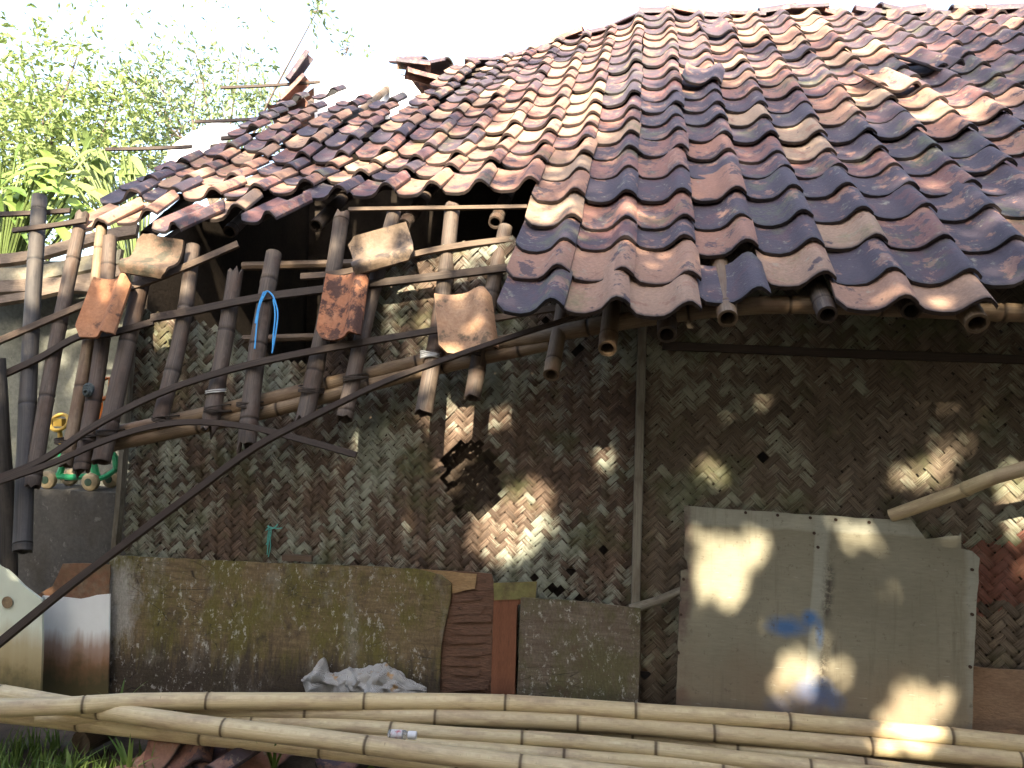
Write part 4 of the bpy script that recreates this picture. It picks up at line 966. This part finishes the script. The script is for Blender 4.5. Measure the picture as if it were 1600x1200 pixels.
# ------------------------------------------------------------------ vegetation
def leafcard(V, F, S, c, d, n, L, W, sd, fold=.25):
    d = d.normalized(); s = d.cross(n)
    if s.length < 1e-4: s = d.orthogonal()
    s.normalize(); n = s.cross(d); b = len(V)
    V += [c, c + d * L * .5 + s * W * .5 + n * W * fold, c + d * L, c + d * L * .5 - s * W * .5 + n * W * fold, c + d * L * .5]
    F += [[b, b + 1, b + 4], [b + 1, b + 2, b + 4], [b + 2, b + 3, b + 4], [b + 3, b, b + 4]]; S += [sd] * 5
def rv(r): return Vector((r.gauss(0, 1), r.gauss(0, 1), r.gauss(0, 1))).normalized()
M_BARK = m_noisy('bark', (.07, .055, .04), (.14, .11, .085), scale=8, fine=50, bump=1, stretch=(1, 1, .3))
def tree(name, base, h, rad, clusters, leafmat, L, W, seed, label, keep=None, per=90, spread=.55, droop=.3):
    r = random.Random(seed); root = empty(name, base); V = []; F = []; S = []
    G = Geo(); b = Vector((0, 0, -.05)); B0 = Vector(base)
    cl = [(Vector(c[:3]) - B0, c[3], c[4] if len(c) > 4 else 1.0) for c in clusters]
    mid = sum((c[0] for c in cl), Vector()) / len(cl)
    top = Vector((mid.x * .5, mid.y * .5, h))
    tp_ = [b, Vector((top.x * .2 + r.uniform(-.1, .1), top.y * .2, h * .35)), Vector((top.x * .6, top.y * .6, h * .7)), top]
    G.tube(smooth_path(tp_, 4), [rad * (1 - .75 * q / 12) for q in range(13)], 10)
    for (c, cr, dn) in cl:
        t0 = r.uniform(.45, .95); s0 = tp_[1].lerp(top, t0); m = s0.lerp(c, .5) + Vector((r.uniform(-.2, .2), r.uniform(-.2, .2), .15 * cr))
        lp = smooth_path([s0, m, c], 3)
        if keep is None or all(keep(a_.lerp(b_, f_) + B0, .03) for a_, b_ in zip(lp, lp[1:]) for f_ in (0, .25, .5, .75)): G.tube(lp, [rad * .2, rad * .18, rad * .16, rad * .14, rad * .11, rad * .07, rad * .04], 6)
        for q in range((4 if dn > .15 else 0) if keep is None else 0): G.tube([c, c + rv(r) * cr * .5, c + rv(r) * cr], [rad * .06, rad * .04, rad * .015], 5)
        for q in range(int(per * dn * cr * cr * 4)):
            tw = c + rv(r) * cr * (r.random() ** .45); d0 = rv(r); d0.z -= droop
            for e in range(r.randint(3, 6)):
                p = tw + d0 * (.05 * e) + rv(r) * .03; dd = (d0 + rv(r) * .9)
                if keep and not keep(p + B0 + dd.normalized() * L * .5, L * .20): continue
                leafcard(V, F, S, p, dd, rv(r), L * r.uniform(.7, 1.3), W * r.uniform(.7, 1.3), r.random())
    G.build('trunk', M_BARK, root); mesh('crown', V, F, leafmat, root, {'seed': ('FLOAT', S)}, smooth=False)
    return tag(root, label, 'tree'), len(F)
ML1 = m_leaf('yellow_green_leaf', (.13, .19, .055), (.25, .31, .11), .35)
ML2 = m_leaf('pale_green_leaf', (.12, .18, .075), (.23, .28, .13), .35)
ML3 = m_leaf('shade_leaf', (.04, .08, .02), (.08, .13, .03), .25)
ML4 = m_leaf('fresh_leaf', (.08, .15, .03), (.20, .28, .07), .35)
def cp(lst): return [(*atY(px, py, Y), cr, dn) for (px, py, Y, cr, dn) in lst]
tree('leafy_tree', (-7.6, 8.6, 0), 3.6, .14, cp([(20, 160, 8.6, .7, .6), (90, 130, 8.9, .7, .45), (30, 230, 8.3, .75, .9), (110, 210, 8.6, .7, .8), (60, 300, 8.2, .7, .9), (170, 170, 9.0, .6, .6), (150, 270, 8.6, .6, .9), (-60, 260, 8.4, .8, .9), (-80, 120, 8.6, .8, .4), (130, 60, 9.0, .6, .10), (40, 60, 9.0, .6, .10)]), ML1, .105, .045, 11, 'yellow green leafy tree at the far left behind the roof', per=130)
tree('feathery_tree', (-6.0, 10.2, 0), 4.6, .13, cp([(240, 150, 10.2, .7, .7), (310, 130, 10.4, .7, .55), (270, 210, 10.0, .7, .8), (220, 260, 9.8, .6, .8), (350, 190, 10.2, .6, .6), (400, 140, 10.6, .6, .5), (200, 110, 10.2, .6, .3), (420, 190, 10.4, .5, .6), (300, 60, 10.6, .7, .08), (190, 40, 10.6, .7, .05), (495, 18, 9.5, .22, .7), (380, 60, 10.5, .7, .06), (545, 75, 10.5, .3, .3)]), ML2, .095, .042, 12, 'paler feathery tree behind the broken roof corner', per=115)
# broad leaved plants in front of those trees
def broad(name, base, leaves, label, mat):
    root = empty(name, base); B0 = Vector(base); V = []; F = []; S = []; G = Geo(); r = random.Random(int(abs(base[0]) * 100))
    for (px, py, Y, ang, L, W) in leaves:
        tip0 = atY(px, py, Y) - B0; G.tube(smooth_path([Vector((r.uniform(-.05, .05), 0, 0)), Vector((tip0.x * .3, tip0.y * .3, tip0.z * .7)), tip0], 4), .012, 5)
        d = Vector((math.cos(ang), -.3, math.sin(ang))).normalized(); n = Vector((r.uniform(-.3, .3), -.7, .7)).normalized(); s = d.cross(n).normalized(); n = s.cross(d); b = len(V); K = 8; sd = r.random()
        for k in range(K + 1):
            t = k / K; wv = W * math.sin(math.pi * min(1, t * .93 + .05)) ** .7; c = tip0 + d * L * t + Vector((0, 0, -.45 * L * t * t))
            V += [c - s * wv * .5 + n * wv * .18, c, c + s * wv * .5 + n * wv * .18]; S += [sd] * 3
        for k in range(K):
            a = b + k * 3; F += [[a, a + 1, a + 4, a + 3], [a + 1, a + 2, a + 5, a + 4]]
    G.build('stem', m_plain('green_stem', (.10, .14, .04), .6), root); mesh('leaves', V, F, mat, root, {'seed': ('FLOAT', S)}); return tag(root, label, 'plant')
rb = random.Random(5)
broad('banana_plant', (-6.3, 6.6, 0), [(rb.uniform(0, 120), rb.uniform(250, 350), rb.uniform(6.2, 6.9), rb.uniform(-.6, 3.6), rb.uniform(.25, .45), rb.uniform(.06, .12)) for _ in range(60)], 'broad leaved green plant at the left behind the charred rafters', ML4)
broad('leafy_shrub', (-4.9, 6.9, 0), [(rb.uniform(110, 240), rb.uniform(230, 320), rb.uniform(6.7, 7.1), rb.uniform(-.6, 3.6), rb.uniform(.2, .45), rb.uniform(.07, .14)) for _ in range(34)], 'smaller leafy shrub beside the broken roof edge', ML1)

# shade tree behind the camera: its canopy shades the house; gaps are shaped to place sun patches
LIT = [(705, 652, 42, 32), (765, 668, 24, 30), (818, 652, 13, 12), (945, 717, 20, 15), (693, 720, 10, 22), (795, 800, 56, 40), (828, 790, 36, 50), (780, 845, 52, 36), (1258, 634, 18, 10), (1325, 652, 45, 16), (1440, 742, 36, 12), (1128, 842, 40, 20), (1128, 890, 38, 46), (1182, 836, 24, 20), (1368, 830, 24, 20), (1262, 1020, 26, 40), (1228, 1075, 22, 26), (1310, 1040, 20, 18), (1430, 1108, 46, 34), (1596, 780, 26, 46), (212, 778, 16, 18), (650, 822, 16, 12), (1105, 735, 22, 14), (1375, 1165, 60, 20), (1595, 1165, 26, 16), (100, 945, 14, 12), (790, 1195, 18, 10), (1590, 1120, 26, 20), (60, 1185, 40, 20), (150, 1180, 20, 12), (815, 548, 26, 8), (370, 452, 14, 22)]
LITW = []
for (px, py, rx, ry) in LIT:
    if py > 1140: p = atZ(px, py, .19)
    else: p = atY(px, py, 3.14 if (1060 < px < 1530 and py > 795) else 3.29)
    LITW.append((p, rx * 3.3 / 1200, ry * 3.3 / 1200))
def onwall(P):          # where a sun ray through P meets the wall plane / the roof
    t = (3.29 - P.y) / SD.y; return P + SD * t
def keep_leaf(P, mg=.0):
    hw = onwall(P)
    if hw.z < 1.45:
        for (c, rx, ry) in LITW:
            t = (c.y - P.y) / SD.y; h = P + SD * t
            if ((h.x - c.x) / (rx + mg)) ** 2 + ((h.z - c.z) / (ry + mg)) ** 2 < 1: return False
        return True
    # roof: solve for s along the right-hand plane
    s = None
    for q in range(0, 50):
        ss = q * .1; r_ = roofP(hw.x, ss); t = (r_.y - P.y) / SD.y; h = P + SD * t
        if h.z < r_.z: s = ss; hx = h.x; break
    if s is None: return rng.random() < .25
    n_ = mnoise.noise(Vector((hx * 1.5, s * 1.8, 31))) + .5 * mnoise.noise(Vector((hx * 4, s * 4.5, 3)))
    thr = .78 - .34 * max(0, s - 1.5)
    return n_ < thr
cl = []
rc = random.Random(21)
YC = -3.2
for q in range(150):
    X = rc.uniform(-4.6, 4.4); u = rc.random(); Yt = 2.4 + u * 3.2; zt_ = 0.0 + max(0, (Yt - 2.75)) * .0
    # target point on the house this cluster shades
    tz = -.4 + 1.9 * min(1, u * 2) if u < .5 else 1.6 + (u - .5) * 2 * 2.6
    ty = 3.3 if u < .5 else 2.75 + (tz - 1.6) * 1.25
    T_ = Vector((X, ty, tz)); t = (ty - (YC + rc.uniform(-1.1, 1.1))) / SD.y; P = T_ - SD * t
    cl.append((P.x, P.y, P.z, .62, 1.0))
ML5 = m_plain('canopy_leaf', (.05, .09, .03), .6, .3, 3)
tree('shade_tree', (3.4, -5.6, 0), 6.2, .24, cl, ML5, .17, .085, 33, 'broad leafy shade tree standing behind the viewer', keep=keep_leaf, per=52)

# a belt of unseen trees added to block the low sky and shade the yard
BELT = ((-6.4, -5.4, 'added unseen tree blocking low sky, left of the belt behind the viewer', 6.2), (-1.6, -6.2, 'added unseen tree blocking low sky, middle of the belt behind the viewer', 7.0), (3.6, -6.4, 'added unseen tree blocking low sky, right of the middle in the belt behind the viewer', 7.0), (7.4, -4.4, 'added unseen tree blocking low sky, right end of the belt behind the viewer', 6.2), (-8.0, -.6, 'added unseen tree blocking sky light, left side of the yard', 6.0), (7.0, .2, 'added unseen tree blocking sky light, right side of the yard', 6.0))
for k_, (bx, by, lab, hh) in enumerate(BELT):
    cl = [(bx + rc.uniform(-2.5, 2.5), by + rc.uniform(-1.3, 1.3), rc.uniform(.4, hh), .85, 1.0) for q in range(48)]
    tree('added_shade_tree', (bx, by, 0), hh * .75, .16, cl, ML5, .34, .19, 50 + k_, lab, keep=keep_leaf, per=15)
# grass and weeds
GVv = []; GFf = []; GS = []; r3 = random.Random(9)
for k in range(5200):
    px = r3.uniform(-420, 250); py = r3.uniform(1150, 1420) + max(0, px - 120) * .12
    p = atZ(px, py, 0.0)
    if mnoise.noise(Vector((p.x * 2.2, p.y * 2.2, 5))) < -.12 + .35 * max(0, (py - 1260) / 160) + .3 * max(0, (-px - 100) / 320): continue
    if r3.random() < max(0, (px - 120) / 190): continue
    if -5 < p.x < 4.2: p.z = gz(p.x, p.y) - .025
    h = r3.uniform(.04, .13); a = r3.uniform(0, 6.28); d = Vector((math.cos(a), math.sin(a), 0)); wdt = r3.uniform(.003, .006); s = Vector((-d.y, d.x, 0)) * wdt; ln = r3.uniform(.1, .7) * h; b = len(GVv); sd = r3.random()
    GVv += [p - s, p + s, p + d * ln * .4 + Vector((0, 0, h * .6)) - s * .7, p + d * ln * .4 + Vector((0, 0, h * .6)) + s * .7, p + d * ln + Vector((0, 0, h))]; GS += [sd] * 5
    GFf += [[b, b + 1, b + 3, b + 2], [b + 2, b + 3, b + 4]]
o = mesh('grass', GVv, GFf, ML4, attrs={'seed': ('FLOAT', GS)}, smooth=False); o['kind'] = 'stuff'; tag(o, 'short green grass growing in the lower left corner', 'grass')
def weed(base, blades, label, mat=ML4):
    V = []; F = []; S = []; r = random.Random(int(base.x * 1000))
    for (dx, dy, h, wd, bend) in blades:
        d = Vector((dx, dy, 0)); dn = d.normalized() if d.length else Vector((1, 0, 0)); s = Vector((-dn.y, dn.x, 0)); b = len(V); K = 6; sd = r.random()
        for k in range(K + 1):
            t = k / K; c = d * t ** 1.4 + Vector((0, 0, h * (t - bend * t * t))); wv = wd * (1 - t) ** .6 * (0.5 + min(.5, t * 3))
            V += [c - s * wv + Vector((0, 0, wv * .4)), c, c + s * wv + Vector((0, 0, wv * .4))]; S += [sd] * 3
        for k in range(K): a = b + 3 * k; F += [[a, a + 1, a + 4, a + 3], [a + 1, a + 2, a + 5, a + 4]]
    o = mesh('weed', V, F, mat, attrs={'seed': ('FLOAT', S)}); o.location = base; return tag(o, label, 'weed')
def bl(n, sp, h, wd, seed, bend=.35):
    r = random.Random(seed); return [(r.uniform(-sp, sp), r.uniform(-sp, sp) * .7, r.uniform(.6, 1) * h, wd * r.uniform(.7, 1.2), r.uniform(.1, bend + .25)) for _ in range(n)]
weed(atZ(200, 1218, 0), bl(9, .10, .20, .010, 1), 'tall bladed weed at the right end of the grass patch')
weed(atZ(110, 1215, 0), bl(9, .12, .17, .009, 2), 'spreading weed in the middle of the grass patch')
weed(atZ(428, 1214, 0), bl(7, .10, .26, .008, 3), 'thin grassy weed growing up past the crossing poles')
weed(atZ(572, 1222, 0), [(.07, -.05, .06, .030, .3), (-.07, -.04, .07, .028, .3), (.02, .06, .07, .028, .3), (.10, .03, .05, .028, .4), (-.03, -.09, .05, .026, .4)], 'small broad leaved weed at the bottom edge below the bottle')
weed(atZ(185, 1122, 0) , bl(5, .12, .22, .008, 4, .6), 'bent grass blades between the white sheet and the poles')
